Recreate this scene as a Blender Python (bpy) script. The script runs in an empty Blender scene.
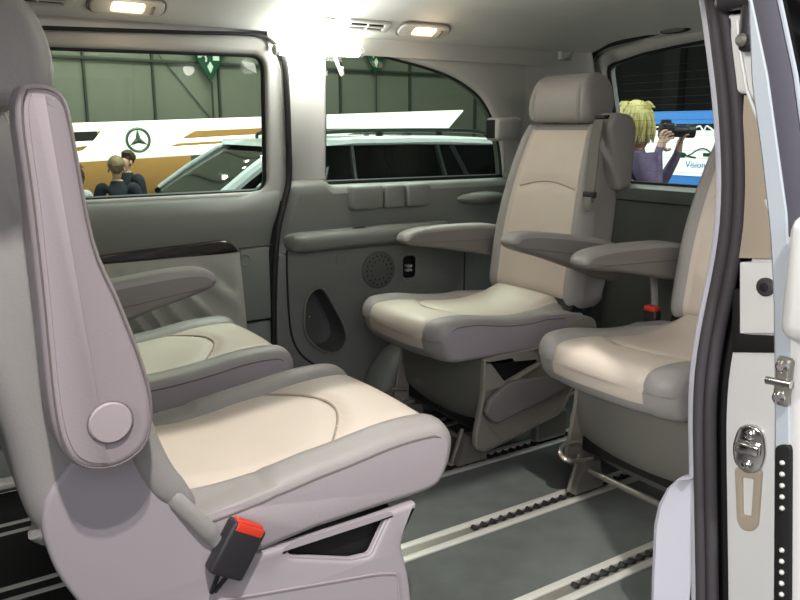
import bpy, bmesh, math, random
from mathutils import Vector, Matrix
from mathutils.geometry import tessellate_polygon
random.seed(5)
PI = math.pi
S = bpy.context.scene
C = S.collection

# ------------------------------------------------------------------ materials
def lin(c):
    c = c / 255.0
    return c / 12.92 if c <= 0.04045 else ((c + 0.055) / 1.055) ** 2.4
def rgb(r, g, b): return (lin(r), lin(g), lin(b), 1.0)

def mat(name, col, rough=0.55, metal=0.0, bump=0.0, scale=200.0, mottle=0.0, mscale=6.0, emit=None, estr=0.0, coat=0.0, spec=0.5, sheen=0.0):
    m = bpy.data.materials.new(name); m.use_nodes = True
    nt = m.node_tree; b = nt.nodes['Principled BSDF']
    b.inputs['Base Color'].default_value = rgb(*col)
    b.inputs['Roughness'].default_value = rough
    b.inputs['Metallic'].default_value = metal
    b.inputs['Specular IOR Level'].default_value = spec
    b.inputs['Coat Weight'].default_value = coat
    b.inputs['Sheen Weight'].default_value = sheen
    tc = nt.nodes.new('ShaderNodeTexCoord')
    if bump > 0:
        n = nt.nodes.new('ShaderNodeTexNoise'); n.inputs['Scale'].default_value = scale; n.inputs['Detail'].default_value = 3
        bp = nt.nodes.new('ShaderNodeBump'); bp.inputs['Strength'].default_value = bump; bp.inputs['Distance'].default_value = 0.002
        nt.links.new(tc.outputs['Object'], n.inputs['Vector']); nt.links.new(n.outputs['Fac'], bp.inputs['Height'])
        nt.links.new(bp.outputs['Normal'], b.inputs['Normal'])
    if mottle > 0:
        n = nt.nodes.new('ShaderNodeTexNoise'); n.inputs['Scale'].default_value = mscale; n.inputs['Detail'].default_value = 5
        mx = nt.nodes.new('ShaderNodeMix'); mx.data_type = 'RGBA'
        a = rgb(*[max(0, c * (1 - mottle)) for c in col]); d = rgb(*[min(255, c * (1 + mottle)) for c in col])
        mx.inputs[6].default_value = a; mx.inputs[7].default_value = d
        nt.links.new(tc.outputs['Object'], n.inputs['Vector']); nt.links.new(n.outputs['Fac'], mx.inputs[0])
        nt.links.new(mx.outputs[2], b.inputs['Base Color'])
    if emit:
        b.inputs['Emission Color'].default_value = rgb(*emit); b.inputs['Emission Strength'].default_value = estr
    return m

def glass_mat(name, tint, gloss=0.08):
    m = bpy.data.materials.new(name); m.use_nodes = True
    nt = m.node_tree; nt.nodes.clear()
    o = nt.nodes.new('ShaderNodeOutputMaterial'); t = nt.nodes.new('ShaderNodeBsdfTransparent'); g = nt.nodes.new('ShaderNodeBsdfGlossy')
    x = nt.nodes.new('ShaderNodeMixShader'); t.inputs[0].default_value = (*tint, 1); g.inputs['Roughness'].default_value = 0.02
    x.inputs[0].default_value = gloss
    nt.links.new(t.outputs[0], x.inputs[1]); nt.links.new(g.outputs[0], x.inputs[2]); nt.links.new(x.outputs[0], o.inputs[0])
    return m

M = dict(
    leather=mat('leather_grey', (154, 150, 147), 0.5, bump=0.25, scale=260, mottle=0.03),
    leather_d=mat('leather_base_grey', (128, 124, 121), 0.55, bump=0.2, scale=260, mottle=0.03),
    cream=mat('leather_cream', (206, 194, 181), 0.5, bump=0.22, scale=260, mottle=0.025, mscale=9),
    sidefab=mat('cushion_side_leather', (164, 155, 159), 0.5, bump=0.2, scale=260, mottle=0.02),
    seamc=mat('insert_seam_thread', (168, 156, 140), 0.8),
    liner=mat('pocket_liner', (84, 87, 83), 0.6),
    seam=mat('seam_thread', (120, 112, 108), 0.8),
    shell=mat('lit_shell_plastic', (166, 158, 163), 0.45, bump=0.1, scale=500),  # the one shell plastic, with the bluish outside light in its colour
    shell_shaded=mat('shaded_shell_plastic', (146, 140, 130), 0.45, bump=0.1, scale=500),  # same plastic again, browner and darker for the shade at the rear
    panel_d=mat('pedestal_panel', (112, 111, 104), 0.5, bump=0.1, scale=500),
    trimgrey=mat('trim_grey', (120, 124, 119), 0.5, bump=0.12, scale=450, mottle=0.02),
    trimlow=mat('trim_lower_grey', (112, 115, 110), 0.55, bump=0.15, scale=450, mottle=0.02),
    trimlight=mat('trim_light', (184, 184, 179), 0.6, bump=0.12, scale=450),
    headliner=mat('headliner_cloth', (204, 206, 200), 0.9, bump=0.3, scale=600, sheen=0.1),
    black=mat('rubber_black', (22, 22, 22), 0.6),
    void=mat('recess_black', (9, 9, 9), 0.7),
    rubber=mat('rubber_seal', (62, 58, 62), 0.65, bump=0.2, scale=120),
    carpet=mat('carpet', (72, 78, 74), 0.95, bump=0.9, scale=700, mottle=0.25, mscale=14, sheen=0.2),
    alu=mat('aluminium', (226, 224, 216), 0.4, 0.45, bump=0.05),
    chrome=mat('chrome', (225, 222, 220), 0.12, 1.0),
    handle=mat('handle_chrome', (226, 214, 204), 0.22, 0.85),
    steel=mat('steel_bracket', (150, 146, 138), 0.4, 0.6),
    white=mat('white_paint', (226, 226, 224), 0.28, coat=0.5),
    lilac=mat('pale_trim', (190, 190, 200), 0.45, bump=0.08),
    doorgrey=mat('door_trim_grey', (96, 95, 106), 0.5, bump=0.15, scale=500),
    flange=mat('flange_grey', (176, 184, 192), 0.4),
    film=mat('clear_film', (180, 166, 148), 0.2, coat=0.8, bump=0.2, scale=30),
    blackgloss=mat('black_gloss', (8, 8, 9), 0.08, coat=0.6),
    wood=mat('dark_wood', (30, 25, 22), 0.15, coat=0.6, mottle=0.5, mscale=18),
    pleat=mat('pleated_cloth', (172, 173, 165), 0.7, bump=0.15, scale=300),
    red=mat('red_button', (214, 62, 42), 0.4),
    darkplastic=mat('dark_plastic', (44, 42, 46), 0.45, bump=0.15, scale=400),
    belt=mat('belt_webbing', (112, 110, 104), 0.7, bump=0.3, scale=500),
    lamp=mat('warm_lamp', (255, 226, 196), 0.4, emit=(255, 206, 150), estr=14),
    glow=mat('glare_white', (255, 255, 250), 0.4, emit=(255, 255, 240), estr=30),  # painted glare for a part that is no lamp
    hallwall=mat('hall_panels', (128, 132, 120), 0.8, bump=0.2, scale=3, mottle=0.1, mscale=0.8),
    hallseam=mat('hall_seam', (66, 71, 65), 0.8),
    hallfloor=mat('hall_floor', (70, 70, 68), 0.5, mottle=0.1),
    band=mat('lit_sign_white', (250, 252, 246), 0.5, emit=(250, 255, 244), estr=2.2),
    orange=mat('ochre_wall', (190, 142, 82), 0.7, mottle=0.06, mscale=0.7),
    logo=mat('logo_grey', (108, 122, 116), 0.35, 0.2),
    exitgreen=mat('exit_green', (16, 72, 52), 0.5, emit=(16, 80, 56), estr=0.35),
    exitwhite=mat('exit_white', (210, 222, 212), 0.5, emit=(210, 225, 214), estr=0.5),
    carwhite=mat('car_silver', (230, 236, 238), 0.25, 0.0, coat=0.6),
    cardark=mat('car_dark_trim', (30, 34, 36), 0.35),
    carglass=mat('car_glass', (7, 9, 9), 0.03, spec=0.14),
    tyre=mat('tyre', (24, 24, 24), 0.8),
    blue=mat('board_blue', (70, 138, 214), 0.5, emit=(70, 140, 222), estr=0.75),  # glow added to the colour, the board is no lamp
    posterw=mat('poster_white', (242, 248, 240), 0.5, emit=(246, 252, 244), estr=1.7),  # glow added to brighten a printed poster
    postergreen=mat('poster_ink_green', (36, 78, 62), 0.6),
    posterblue=mat('poster_ink_blue', (112, 172, 214), 0.6),
    posterblack=mat('poster_ink_black', (20, 26, 34), 0.6),
    skin=mat('skin', (222, 178, 156), 0.5), hairblond=mat('blond_hair', (226, 202, 132), 0.6, bump=0.9, scale=60, mottle=0.22, mscale=26),
    hairbrown=mat('brown_hair', (76, 54, 40), 0.6, bump=0.8, scale=60, mottle=0.2, mscale=20),
    hairgrey=mat('thin_fair_hair', (150, 128, 98), 0.6, bump=0.6, scale=60, mottle=0.2, mscale=20),
    jacket=mat('lilac_jacket', (128, 110, 142), 0.8, bump=0.5, scale=40, mottle=0.25, mscale=18),
    suit=mat('dark_suit', (34, 40, 52), 0.85, bump=0.3, scale=90), shirt=mat('pale_shirt', (206, 210, 214), 0.8),
    trouser=mat('dark_trousers', (36, 36, 40), 0.85), shoe=mat('black_shoe', (18, 17, 17), 0.4),
    green=mat('green_scarf', (96, 170, 92), 0.8),
    glass=glass_mat('window_glass', (0.60, 0.66, 0.60), 0.018),
    glass_r=glass_mat('rear_window_glass', (0.62, 0.66, 0.64), 0.018),
    wire=mat('heater_wire', (64, 68, 64), 0.7),
)

# ------------------------------------------------------------------ mesh helpers
def link(name, verts, faces, mats, parent=None, smooth=True, idx=None, angle=38):
    me = bpy.data.meshes.new(name); me.from_pydata([tuple(v) for v in verts], [], faces)
    if not isinstance(mats, (list, tuple)): mats = [mats]
    for m in mats: me.materials.append(m)
    if idx: me.polygons.foreach_set('material_index', idx)
    bm = bmesh.new(); bm.from_mesh(me); bmesh.ops.recalc_face_normals(bm, faces=bm.faces); bm.to_mesh(me); bm.free()
    if smooth:
        me.polygons.foreach_set('use_smooth', [True] * len(me.polygons)); me.set_sharp_from_angle(angle=math.radians(angle))
    me.update()
    o = bpy.data.objects.new(name, me); C.objects.link(o)
    if parent: o.parent = parent
    return o

class MB:
    def __init__(s): s.v = []; s.f = []; s.i = []
    def add(s, v, f, mi=0):
        k = len(s.v); s.v += [tuple(p) for p in v]; s.f += [[a + k for a in q] for q in f]; s.i += [mi] * len(f)
    def box(s, c, d, R=None, mi=0):
        R = R or Matrix.Identity(3); c = Vector(c)
        v = [c + R @ Vector((x * d[0] / 2, y * d[1] / 2, z * d[2] / 2)) for x in (-1, 1) for y in (-1, 1) for z in (-1, 1)]
        s.add(v, [(0, 1, 3, 2), (4, 6, 7, 5), (0, 4, 5, 1), (2, 3, 7, 6), (0, 2, 6, 4), (1, 5, 7, 3)], mi)
    def rbox(s, c, d, r=0.005, R=None, mi=0, seg=3):
        bm = bmesh.new(); bmesh.ops.create_cube(bm, size=1)
        for v in bm.verts: v.co = Vector((v.co.x * d[0], v.co.y * d[1], v.co.z * d[2]))
        bmesh.ops.bevel(bm, geom=bm.edges[:], offset=min(r, min(d) * 0.49), segments=seg, affect='EDGES', profile=0.5)
        R = R or Matrix.Identity(3); c = Vector(c); bm.verts.index_update()
        s.add([c + R @ v.co for v in bm.verts], [[v.index for v in f.verts] for f in bm.faces], mi); bm.free()
    def tube(s, pts, r, n=8, closed=False, mi=0, flat=1.0, up=None):
        pts = [Vector(p) for p in pts]; N = len(pts); rings = []
        rr = r if isinstance(r, (list, tuple)) else [r] * N
        pu = None
        for k in range(N):
            a = pts[(k - 1) % N] if (closed or k > 0) else pts[k]; b = pts[(k + 1) % N] if (closed or k < N - 1) else pts[k]
            t = (b - a).normalized()
            if pu is None:
                u = Vector(up) if up else (Vector((0, 0, 1)) if abs(t.z) < 0.9 else Vector((1, 0, 0)))
            else: u = pu
            u = (u - t * u.dot(t))
            if u.length < 1e-6: u = t.orthogonal()
            u.normalize(); w = t.cross(u); pu = u
            rings.append([pts[k] + rr[k] * (math.cos(2 * PI * j / n) * u + flat * math.sin(2 * PI * j / n) * w) for j in range(n)])
        v = [p for q in rings for p in q]; f = []
        for k in range(N if closed else N - 1):
            for j in range(n):
                a = k * n + j; b = k * n + (j + 1) % n; k2 = (k + 1) % N
                f.append((a, b, k2 * n + (j + 1) % n, k2 * n + j))
        if not closed: f += [list(range(n))[::-1], [(N - 1) * n + j for j in range(n)]]
        s.add(v, f, mi)
    def lathe(s, prof, c, axis, n=24, mi=0, sx=1.0):
        # prof: (radius, height) along axis
        ax = Vector(axis).normalized(); u = ax.orthogonal().normalized(); w = ax.cross(u); c = Vector(c); v = []; f = []
        for (r, h) in prof:
            for j in range(n):
                a = 2 * PI * j / n; v.append(c + ax * h + u * r * math.cos(a) * sx + w * r * math.sin(a))
        for k in range(len(prof) - 1):
            for j in range(n): f.append((k * n + j, k * n + (j + 1) % n, (k + 1) * n + (j + 1) % n, (k + 1) * n + j))
        f += [list(range(n))[::-1], [(len(prof) - 1) * n + j for j in range(n)]]
        s.add(v, f, mi)
    def ell(s, c, d, n=16, mi=0, R=None, fn=None):
        v = []; f = []; R = R or Matrix.Identity(3); c = Vector(c); m = n // 2
        for k in range(m + 1):
            t = PI * k / m
            for j in range(n):
                a = 2 * PI * j / n
                p = Vector((math.sin(t) * math.cos(a), math.sin(t) * math.sin(a), math.cos(t)))
                if fn: p = fn(p)
                v.append(c + R @ Vector((p.x * d[0], p.y * d[1], p.z * d[2])))
        for k in range(m):
            for j in range(n): f.append((k * n + j, k * n + (j + 1) % n, (k + 1) * n + (j + 1) % n, (k + 1) * n + j))
        s.add(v, f, mi)
    def grid(s, P, mi=0, closed_u=False):
        nu = len(P); nv = len(P[0]); v = [p for r in P for p in r]; f = []
        for a in range(nu if closed_u else nu - 1):
            for b in range(nv - 1):
                a2 = (a + 1) % nu; f.append((a * nv + b, a2 * nv + b, a2 * nv + b + 1, a * nv + b + 1))
        s.add(v, f, mi)
    def build(s, name, mats, parent=None, smooth=True, angle=38):
        return link(name, s.v, s.f, mats, parent, smooth, s.i, angle)

def catmull(P, n, closed=True):
    P = [Vector(p) for p in P]; N = len(P); out = []
    segs = N if closed else N - 1
    for k in range(segs):
        if closed: a, b, c, d = P[(k - 1) % N], P[k], P[(k + 1) % N], P[(k + 2) % N]
        else: a, b, c, d = P[max(k - 1, 0)], P[k], P[k + 1], P[min(k + 2, N - 1)]
        for j in range(n):
            t = j / n; t2 = t * t; t3 = t2 * t
            out.append(0.5 * ((2 * b) + (c - a) * t + (2 * a - 5 * b + 4 * c - d) * t2 + (3 * b - a - 3 * c + d) * t3))
    if not closed: out.append(P[-1])
    return out
def rcorner(P, r, n=5):
    """polygon with rounded corners; r is a number or a list"""
    out = []; N = len(P)
    for k in range(N):
        rr = r[k] if isinstance(r, (list, tuple)) else r
        a, b, c = Vector(P[k - 1]), Vector(P[k]), Vector(P[(k + 1) % N])
        if rr <= 0: out.append(b); continue
        d1 = (a - b); d2 = (c - b); q = min(rr, d1.length * 0.49, d2.length * 0.49)
        p1 = b + d1.normalized() * q; p2 = b + d2.normalized() * q
        for j in range(n + 1):
            t = j / n; out.append((1 - t) ** 2 * p1 + 2 * t * (1 - t) * b + t * t * p2)
    return out
def area(P): return 0.5 * sum(P[k - 1][0] * P[k][1] - P[k][0] * P[k - 1][1] for k in range(len(P)))
def normals2(P):
    N = len(P); out = []
    for k in range(N):
        t = Vector((P[(k + 1) % N][0] - P[k - 1][0], P[(k + 1) % N][1] - P[k - 1][1]))
        if t.length < 1e-9: t = Vector((1, 0))
        t.normalize(); out.append(Vector((t.y, -t.x)))
    return out       # outward for a CCW polygon

def slab(name, prof, y0, y1, r, mats, parent=None, ys=None, extra=None, midx=None, xf=None, link_it=True, m=5):
    """side profile (x,z) swept across y with rounded edges.  extra(y, x, z) adds to the outline offset, midx(y, x, z, nx, nz) picks a material"""
    P = [Vector((p[0], p[1])) for p in prof]
    if area(P) < 0: P = P[::-1]
    Nn = normals2(P); rows = []
    for k in range(m + 1):
        a = PI / 2 * k / m; rows.append((y0 + r * (1 - math.cos(a)), r * (1 - math.sin(a))))
    lo, hi = y0 + r, y1 - r
    inner = sorted(y for y in (ys or [lo + (hi - lo) * t / 4 for t in (1, 2, 3)]) if lo + 1e-4 < y < hi - 1e-4)
    rows += [(y, 0) for y in inner]
    for k in range(m, -1, -1):
        a = PI / 2 * k / m; rows.append((y1 - r * (1 - math.cos(a)), r * (1 - math.sin(a))))
    v = []; f = []; idx = []; n = len(P)
    xf = xf or (lambda x, y, z: (x, y, z))
    for (y, ins) in rows:
        for k in range(n):
            off = -ins + (extra(y, P[k].x, P[k].y) if extra else 0)
            q = P[k] + Nn[k] * off; v.append(xf(q.x, y, q.y))
    for a in range(len(rows) - 1):
        for k in range(n):
            k2 = (k + 1) % n; f.append((a * n + k, a * n + k2, (a + 1) * n + k2, (a + 1) * n + k))
            if midx:
                ym = (rows[a][0] + rows[a + 1][0]) / 2; pm = (P[k] + P[k2]) / 2; nm = (Nn[k] + Nn[k2]) / 2
                idx.append(midx(ym, pm.x, pm.y, nm.x, nm.y))
            else: idx.append(0)
    f += [list(range(n)), [(len(rows) - 1) * n + k for k in range(n)][::-1]]
    idx += [midx(y0, 0, 0, 0, 0), midx(y1, 0, 0, 0, 0)] if midx else [0, 0]
    if not link_it: return v, f, idx
    return link(name, v, f, mats, parent, True, idx, 50)

def panel(name, outer, holes, mp, thick, b, mats, parent=None, k=3, link_it=True):
    """flat plate (u,v) with holes, rounded front edges; mp(u,v,w) maps to space, w=0 front, -thick back"""
    loops = []
    for L, ccw in [(outer, True)] + [(h, False) for h in holes]:
        L = [Vector((p[0], p[1])) for p in L]
        if (area(L) > 0) != ccw: L = L[::-1]
        loops.append((L, normals2(L)))
    v = []; f = []; rows = []
    lv = []
    for j in range(k + 1):
        a = PI / 2 * j / k; lv.append((b * (1 - math.sin(a)), -b * (1 - math.cos(a))))
    lv.append((0, -thick))
    for L, Nn in loops:
        ids = []
        for (ins, w) in lv:
            row = []
            for p, n in zip(L, Nn):
                q = p - n * ins; row.append(len(v)); v.append(mp(q.x, q.y, w))
            ids.append(row)
        rows.append(ids); n_ = len(L)
        for a in range(len(ids) - 1):
            for j in range(n_):
                j2 = (j + 1) % n_; f.append((ids[a][j], ids[a][j2], ids[a + 1][j2], ids[a + 1][j]))
    for lev in (0, -1):
        polys = []; flat = []
        ins = lv[lev][0]
        for (L, Nn), ids in zip(loops, rows):
            polys.append([Vector(((p - n * ins).x, (p - n * ins).y, 0)) for p, n in zip(L, Nn)]); flat += ids[lev]
        for t in tessellate_polygon(polys): f.append([flat[i] for i in t])
    if not link_it: return v, f
    return link(name, v, f, mats, parent, True, None, 40)

def empty(name, loc=(0, 0, 0), rz=0.0):
    o = bpy.data.objects.new(name, None); C.objects.link(o); o.location = loc; o.rotation_euler = (0, 0, rz); o.empty_display_size = 0.1
    return o
def tag(o, label, cat, group=None, kind=None):
    o['label'] = label; o['category'] = cat
    if group: o['group'] = group
    if kind: o['kind'] = kind
    return o
def struct(o): o['kind'] = 'structure'; return o
def structs(name): return struct(empty(name))

# ================================================================== VAN SHELL
# floor of the van with its carpet
YL, YR = 2.46, 0.86
mb = MB()
P = []
for i in range(41):
    x = -1.6 + 4.35 * i / 40; P.append([(x, YR + (YL - YR) * j / 12, 0.0) for j in range(13)])
mb.grid(P); mb.box((0.575, (YL + YR) / 2, -0.03), (4.35, YL - YR, 0.05))
struct(mb.build('floor', M['carpet']))

# aluminium rails with toothed strips
rail_lab = ['seat rail set in the carpet closest to the open side door', 'seat rail running under the middle of the near seats row, lit by the lamp',
            'seat rail beside the chair with the shoulder belt', 'seat rail hidden along the far wall']
for i, (y, x0) in enumerate(((1.175, 1.255), (1.524, 1.225), (1.874, 1.30), (2.215, 1.45))):
    r = empty('seat_rail', (0, y, 0))
    tag(r, ['pale metal floor rail next to the door sill, under the belt buckle seat', 'pale metal floor rail across the bright patch of carpet',
            'pale metal floor rail under the pedestal of the chair with the shoulder belt', 'metal floor rail close to the wheel arch at the far wall'][i], 'rail', 'rails in the van floor')
    mb = MB()
    for (yy, w, h) in ((-0.027, 0.022, 0.008), (0.027, 0.022, 0.008)): mb.rbox((0.53, yy, h / 2 - 0.001), (4.2, w, h), 0.003)
    mb.build('rail_profile', M['alu'], r)
    mb = MB(); mb.box((0.53, 0, 0.001), (4.2, 0.03, 0.003)); mb.build('slot', M['steel'], r)
    # toothed strip: one wavy dark band
    pts = []; n = int((2.6 - x0) / 0.0055); xs = [x0 + 0.0055 * k for k in range(n)]
    mb = MB(); rows = []
    for x in xs:
        s_ = math.sin(2 * PI * (x - x0) / 0.033); z = 0.008 + 0.004 * s_; w = 0.007 + 0.003 * s_
        rows.append([(x, -w, 0.002), (x, -w, z), (x, w, z), (x, w, 0.002)])
    mb.grid(rows); mb.build('tooth_strip', M['black'], r)

# headliner
def pY(y):
    K = [(0.90, 1.33), (0.94, 1.40), (1.02, 1.46), (1.2, 1.51), (1.55, 1.54), (1.9, 1.535), (2.15, 1.52), (2.26, 1.50), (2.33, 1.468), (2.38, 1.428), (2.43, 1.404), (2.47, 1.394), (2.50, 1.390)]
    for a, b in zip(K, K[1:]):
        if y <= b[0]: t = (y - a[0]) / (b[0] - a[0]); return a[1] + (b[1] - a[1]) * t
    return K[-1][1]
def pX(x):
    K = [(-9, 1.58), (1.5, 1.58), (1.75, 1.57), (1.95, 1.55), (2.15, 1.522), (2.32, 1.49), (2.46, 1.455), (2.57, 1.42), (2.64, 1.385), (9, 1.385)]
    for a, b in zip(K, K[1:]):
        if x <= b[0]: t = (x - a[0]) / (b[0] - a[0]); return a[1] + (b[1] - a[1]) * t
def smin(a, b, k=0.10):
    h = max(0, min(1, 0.5 + 0.5 * (b - a) / k)); return b * (1 - h) + a * h - k * h * (1 - h)
ysr = [0.90 + 1.6 * j / 60 for j in range(61)]
xsr = [-1.6 + 3.6 * i / 20 for i in range(20)] + [2.0 + 0.66 * i / 26 for i in range(27)]
P = [[(x, y, smin(pY(y), pX(x))) for y in ysr] for x in xsr]
mb = MB(); mb.grid(P)
P2 = [[(x, y, smin(pY(y), pX(x)) + 0.05) for y in ysr] for x in xsr]
mb.grid(P2)
mb.grid([P[0], P2[0]]); mb.grid([P[-1], P2[-1]]); mb.grid([[p[0] for p in P], [p[0] for p in P2]]); mb.grid([[p[-1] for p in P], [p[-1] for p in P2]])
struct(mb.build('ceiling', M['headliner'], angle=60))
# outer roof skin with the header over the door opening
mb = MB()
mb.grid([[(x, y, z) for (y, z) in ((0.86, 1.36), (0.84, 1.40), (0.88, 1.50), (1.05, 1.58), (1.7, 1.62), (2.35, 1.58), (2.58, 1.45), (2.58, 1.36))] for x in (-1.6, 2.7)])
struct(mb.build('trim_1', M['white']))

# ---- left wall, rear part (around window_2)
W2 = [(1.312, 0.885), (1.320, 1.10), (1.325, 1.325), (1.345, 1.344), (1.404, 1.348), (1.52, 1.342), (1.637, 1.325), (1.76, 1.303), (1.868, 1.276), (1.95, 1.242), (2.018, 1.2), (2.07, 1.14), (2.105, 1.071), (2.13, 0.98), (2.144, 0.885)]
W2s = catmull(W2, 4, False)
wl = structs('wall_left')
outer = [(1.165, 0.885), (1.165, 1.37), (2.75, 1.37), (2.75, 0.885)] + [tuple(p) for p in W2s[::-1]]
panel('upper_trim', outer, [], lambda u, v, w: (u, 2.50 - w, v), 0.06, 0.02, M['trimlight'], wl)
# fill above the trim up to the headliner and the D-pillar bulge
mb = MB(); mb.grid([[(x, 2.49, 1.33), (x, 2.50, 1.42)] for x in (1.1, 2.75)]); mb.build('header', M['trimlight'], wl)
def pillar(t):      # soft roll between side wall and tail
    a = t * PI / 2
    return 2.502 - 0.085 * (1 - math.cos(a)), 2.135 + 0.545 * math.sin(a)
P = []
for i in range(21):
    t = i / 20; y, x = pillar(t)
    zt = 1.30
    while zt < 1.56 and zt < smin(pY(min(2.5, y + 0.002)), pX(x - (zt - 0.85) * 0.28 * t)) + 0.006: zt += 0.004
    P.append([(x - (z - 0.85) * 0.28 * t, y, z) for z in [0.80 + (zt - 0.80) * j / 14 for j in range(15)]])
mb = MB(); mb.grid(P); mb.build('corner_trim', M['trimlight'], wl)
mb = MB(); mb.tube([(p.x, 2.525, p.y) for p in W2s], 0.008, 6); mb.tube([(1.312, 2.525, 0.886), (2.144, 2.525, 0.886)], 0.008, 6); mb.build('window_seal', M['black'], wl)

def xstart(z):
    K = [(0.0, 1.06), (0.335, 1.075), (0.53, 1.082), (0.729, 1.105), (0.82, 1.14), (0.935, 1.168), (1.4, 1.168)]
    for a, b in zip(K, K[1:]):
        if z <= b[0]: return a[1] + (b[1] - a[1]) * (z - a[0]) / (b[0] - a[0])
    return 1.168
# lower trim, beltline down to the shelf
prof = [(2.53, 0.905), (2.515, 0.900), (2.49, 0.898), (2.47, 0.888), (2.462, 0.872), (2.460, 0.85), (2.462, 0.80), (2.467, 0.74), (2.47, 0.70), (2.46, 0.66), (2.45, 0.64)]
def belt_profile(x):
    k = 0.0 if x < 1.75 else min(1, (x - 1.75) / 0.4)
    return [(y, z - 0.02 * max(0, (1.33 - x) / 0.2) * 0 ) for (y, z) in prof]
P = []
for i in range(49):
    row = []
    for (y, z) in prof:
        x0 = xstart(z); x = x0 + (2.74 - x0) * i / 48; zz = z
        if 1.30 < x < 2.16 and z > 0.86: zz = z - 0.022
        rnd = max(0, 0.035 - (x - x0)) ; row.append((x, y + rnd * 0.9, zz))
    P.append(row)
mb = MB(); mb.grid(P); mb.build('belt_trim', M['trimgrey'], wl)
# lower flat panel with pocket and socket openings
cup = catmull([(1.185, 0.45), (1.205, 0.502), (1.255, 0.517), (1.30, 0.45), (1.348, 0.35), (1.345, 0.292), (1.30, 0.268), (1.235, 0.295), (1.185, 0.36)], 5)
sock = rcorner([(1.607, 0.515), (1.607, 0.60), (1.665, 0.60), (1.665, 0.515)], 0.018)
outer = [(xstart(z), z) for z in (0.0, 0.2, 0.335, 0.45, 0.55, 0.65)] + [(2.74, 0.65), (2.74, 0.0)]
panel('lower_panel', outer, [cup, sock], lambda u, v, w: (u, 2.45 - w, v), 0.03, 0.006, M['trimlow'], wl)
def bowl(name, loop, y0, depth, m_, parent, sq=0.75):
    c = sum((Vector(p) for p in loop), Vector((0, 0))) / len(loop); rows = []
    for (s_, d) in ((1.0, 0.0), (0.99, 0.3), (0.96, 0.7), (0.9, 0.92), (sq, 1.0), (0.4, 1.0), (0.02, 1.0)):
        rows.append([(c.x + (p[0] - c.x) * s_, y0 + depth * d, c.y + (p[1] - c.y) * s_) for p in loop] )
    mb = MB(); mb.grid([list(r) + [r[0]] for r in rows]); return mb.build(name, m_, parent)
bowl('bottle_pocket', cup, 2.456, 0.11, M['liner'], wl)
mb = MB(); mb.tube([(p.x, 2.447, p.y) for p in cup], 0.005, 6, closed=True)
mb.build('pocket_rim', M['trimlow'], wl)
bowl('power_socket', sock, 2.456, 0.03, M['void'], wl)
for dx in (0, 0.014):
    for dz in (0, 0.016): mb = MB(); mb.box((1.634 + dx, 2.468, 0.543 + dz), (0.008, 0.02, 0.009)); mb.build('socket_pin', M['alu'], wl)
mb = MB(); mb.tube([(p.x, 2.448, p.y) for p in rcorner([(1.598, 0.505), (1.598, 0.61), (1.675, 0.61), (1.675, 0.505)], 0.022)], 0.003, 6, closed=True); mb.build('socket_rim', M['trimgrey'], wl)
mb = MB(); mb.lathe([(0.071, 0), (0.071, 0.004), (0.066, 0.007), (0.06, 0.0075), (0.02, 0.009)], (1.495, 2.451, 0.560), (0, -1, 0), 32, mi=2)
for (rr, n) in ((0.018, 6), (0.036, 12), (0.054, 18)):
    for k in range(n):
        a = 2 * PI * k / n; mb.lathe([(0.0042, 0), (0.003, 0.0015)], (1.495 + rr * math.cos(a), 2.4435, 0.560 + rr * math.sin(a)), (0, -1, 0), 6, mi=1)
mb.build('speaker_grille', [M['trimlow'], M['black'], M['liner']], wl)
mb = MB(); mb.lathe([(0.020, 0), (0.020, 0.003), (0.018, 0.004)], (1.335, 2.450, 0.615), (0, -1, 0), 20); mb.build('blanking_plug', M['trimlow'], wl)
# shelf ledge
sh = catmull([(2.46, 0.722), (2.42, 0.722), (2.395, 0.714), (2.385, 0.695), (2.392, 0.668), (2.42, 0.655), (2.46, 0.65)], 4, False)
P = []
for i in range(41):
    x = 1.118 + 0.70 * i / 40; e = min(1, min((x - 1.118) / 0.05, (1.818 - x) / 0.35)); e = math.sqrt(max(0, 1 - (1 - max(0, e)) ** 2))
    P.append([(x, 2.458 - (2.458 - p.x) * e, 0.70 + (p.y - 0.70) * (0.4 + 0.6 * e) + 0.012 * (x - 1.118) / 0.7) for p in sh])
mb = MB(); mb.grid(P); mb.build('shelf', M['trimgrey'], wl)
mb = MB(); mb.ell((1.40, 2.425, 0.725), (0.035, 0.012, 0.006), 12); mb.build('shelf_catch', M['void'], wl)
# groove around the lower panel
g = catmull([(1.125, 0.665), (1.122, 0.60), (1.124, 0.45), (1.135, 0.35), (1.17, 0.28), (1.235, 0.225), (1.29, 0.19), (1.33, 0.13), (1.34, 0.02)], 5, False)
mb = MB(); mb.tube([(p.x, 2.4495, p.y) for p in g], 0.004, 6); mb.tube([(1.90, 2.4495, 0.03), (1.90, 2.4495, 0.65)], 0.003, 6); mb.build('panel_groove', M['black'], wl)
# three blank covers below the window
for (a, b) in ((1.375, 1.510), (1.514, 1.606), (1.610, 1.722)):
    mb = MB(); mb.rbox(((a + b) / 2, 2.458, 0.832), (b - a, 0.06, 0.086), 0.014)
    mb.build('blank_cover', M['trimgrey'], wl)
# ledge shape added for a bright window reflection; dark bin near the back corner
mb = MB(); mb.ell((1.99, 2.475, 0.805), (0.13, 0.06, 0.028), 20); mb.build('glint_ledge', M['trimgrey'], wl)
mb = MB(); mb.rbox((2.35, 2.44, 0.70), (0.36, 0.06, 0.28), 0.03); mb.build('side_bin', M['trimlow'], wl)
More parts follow.
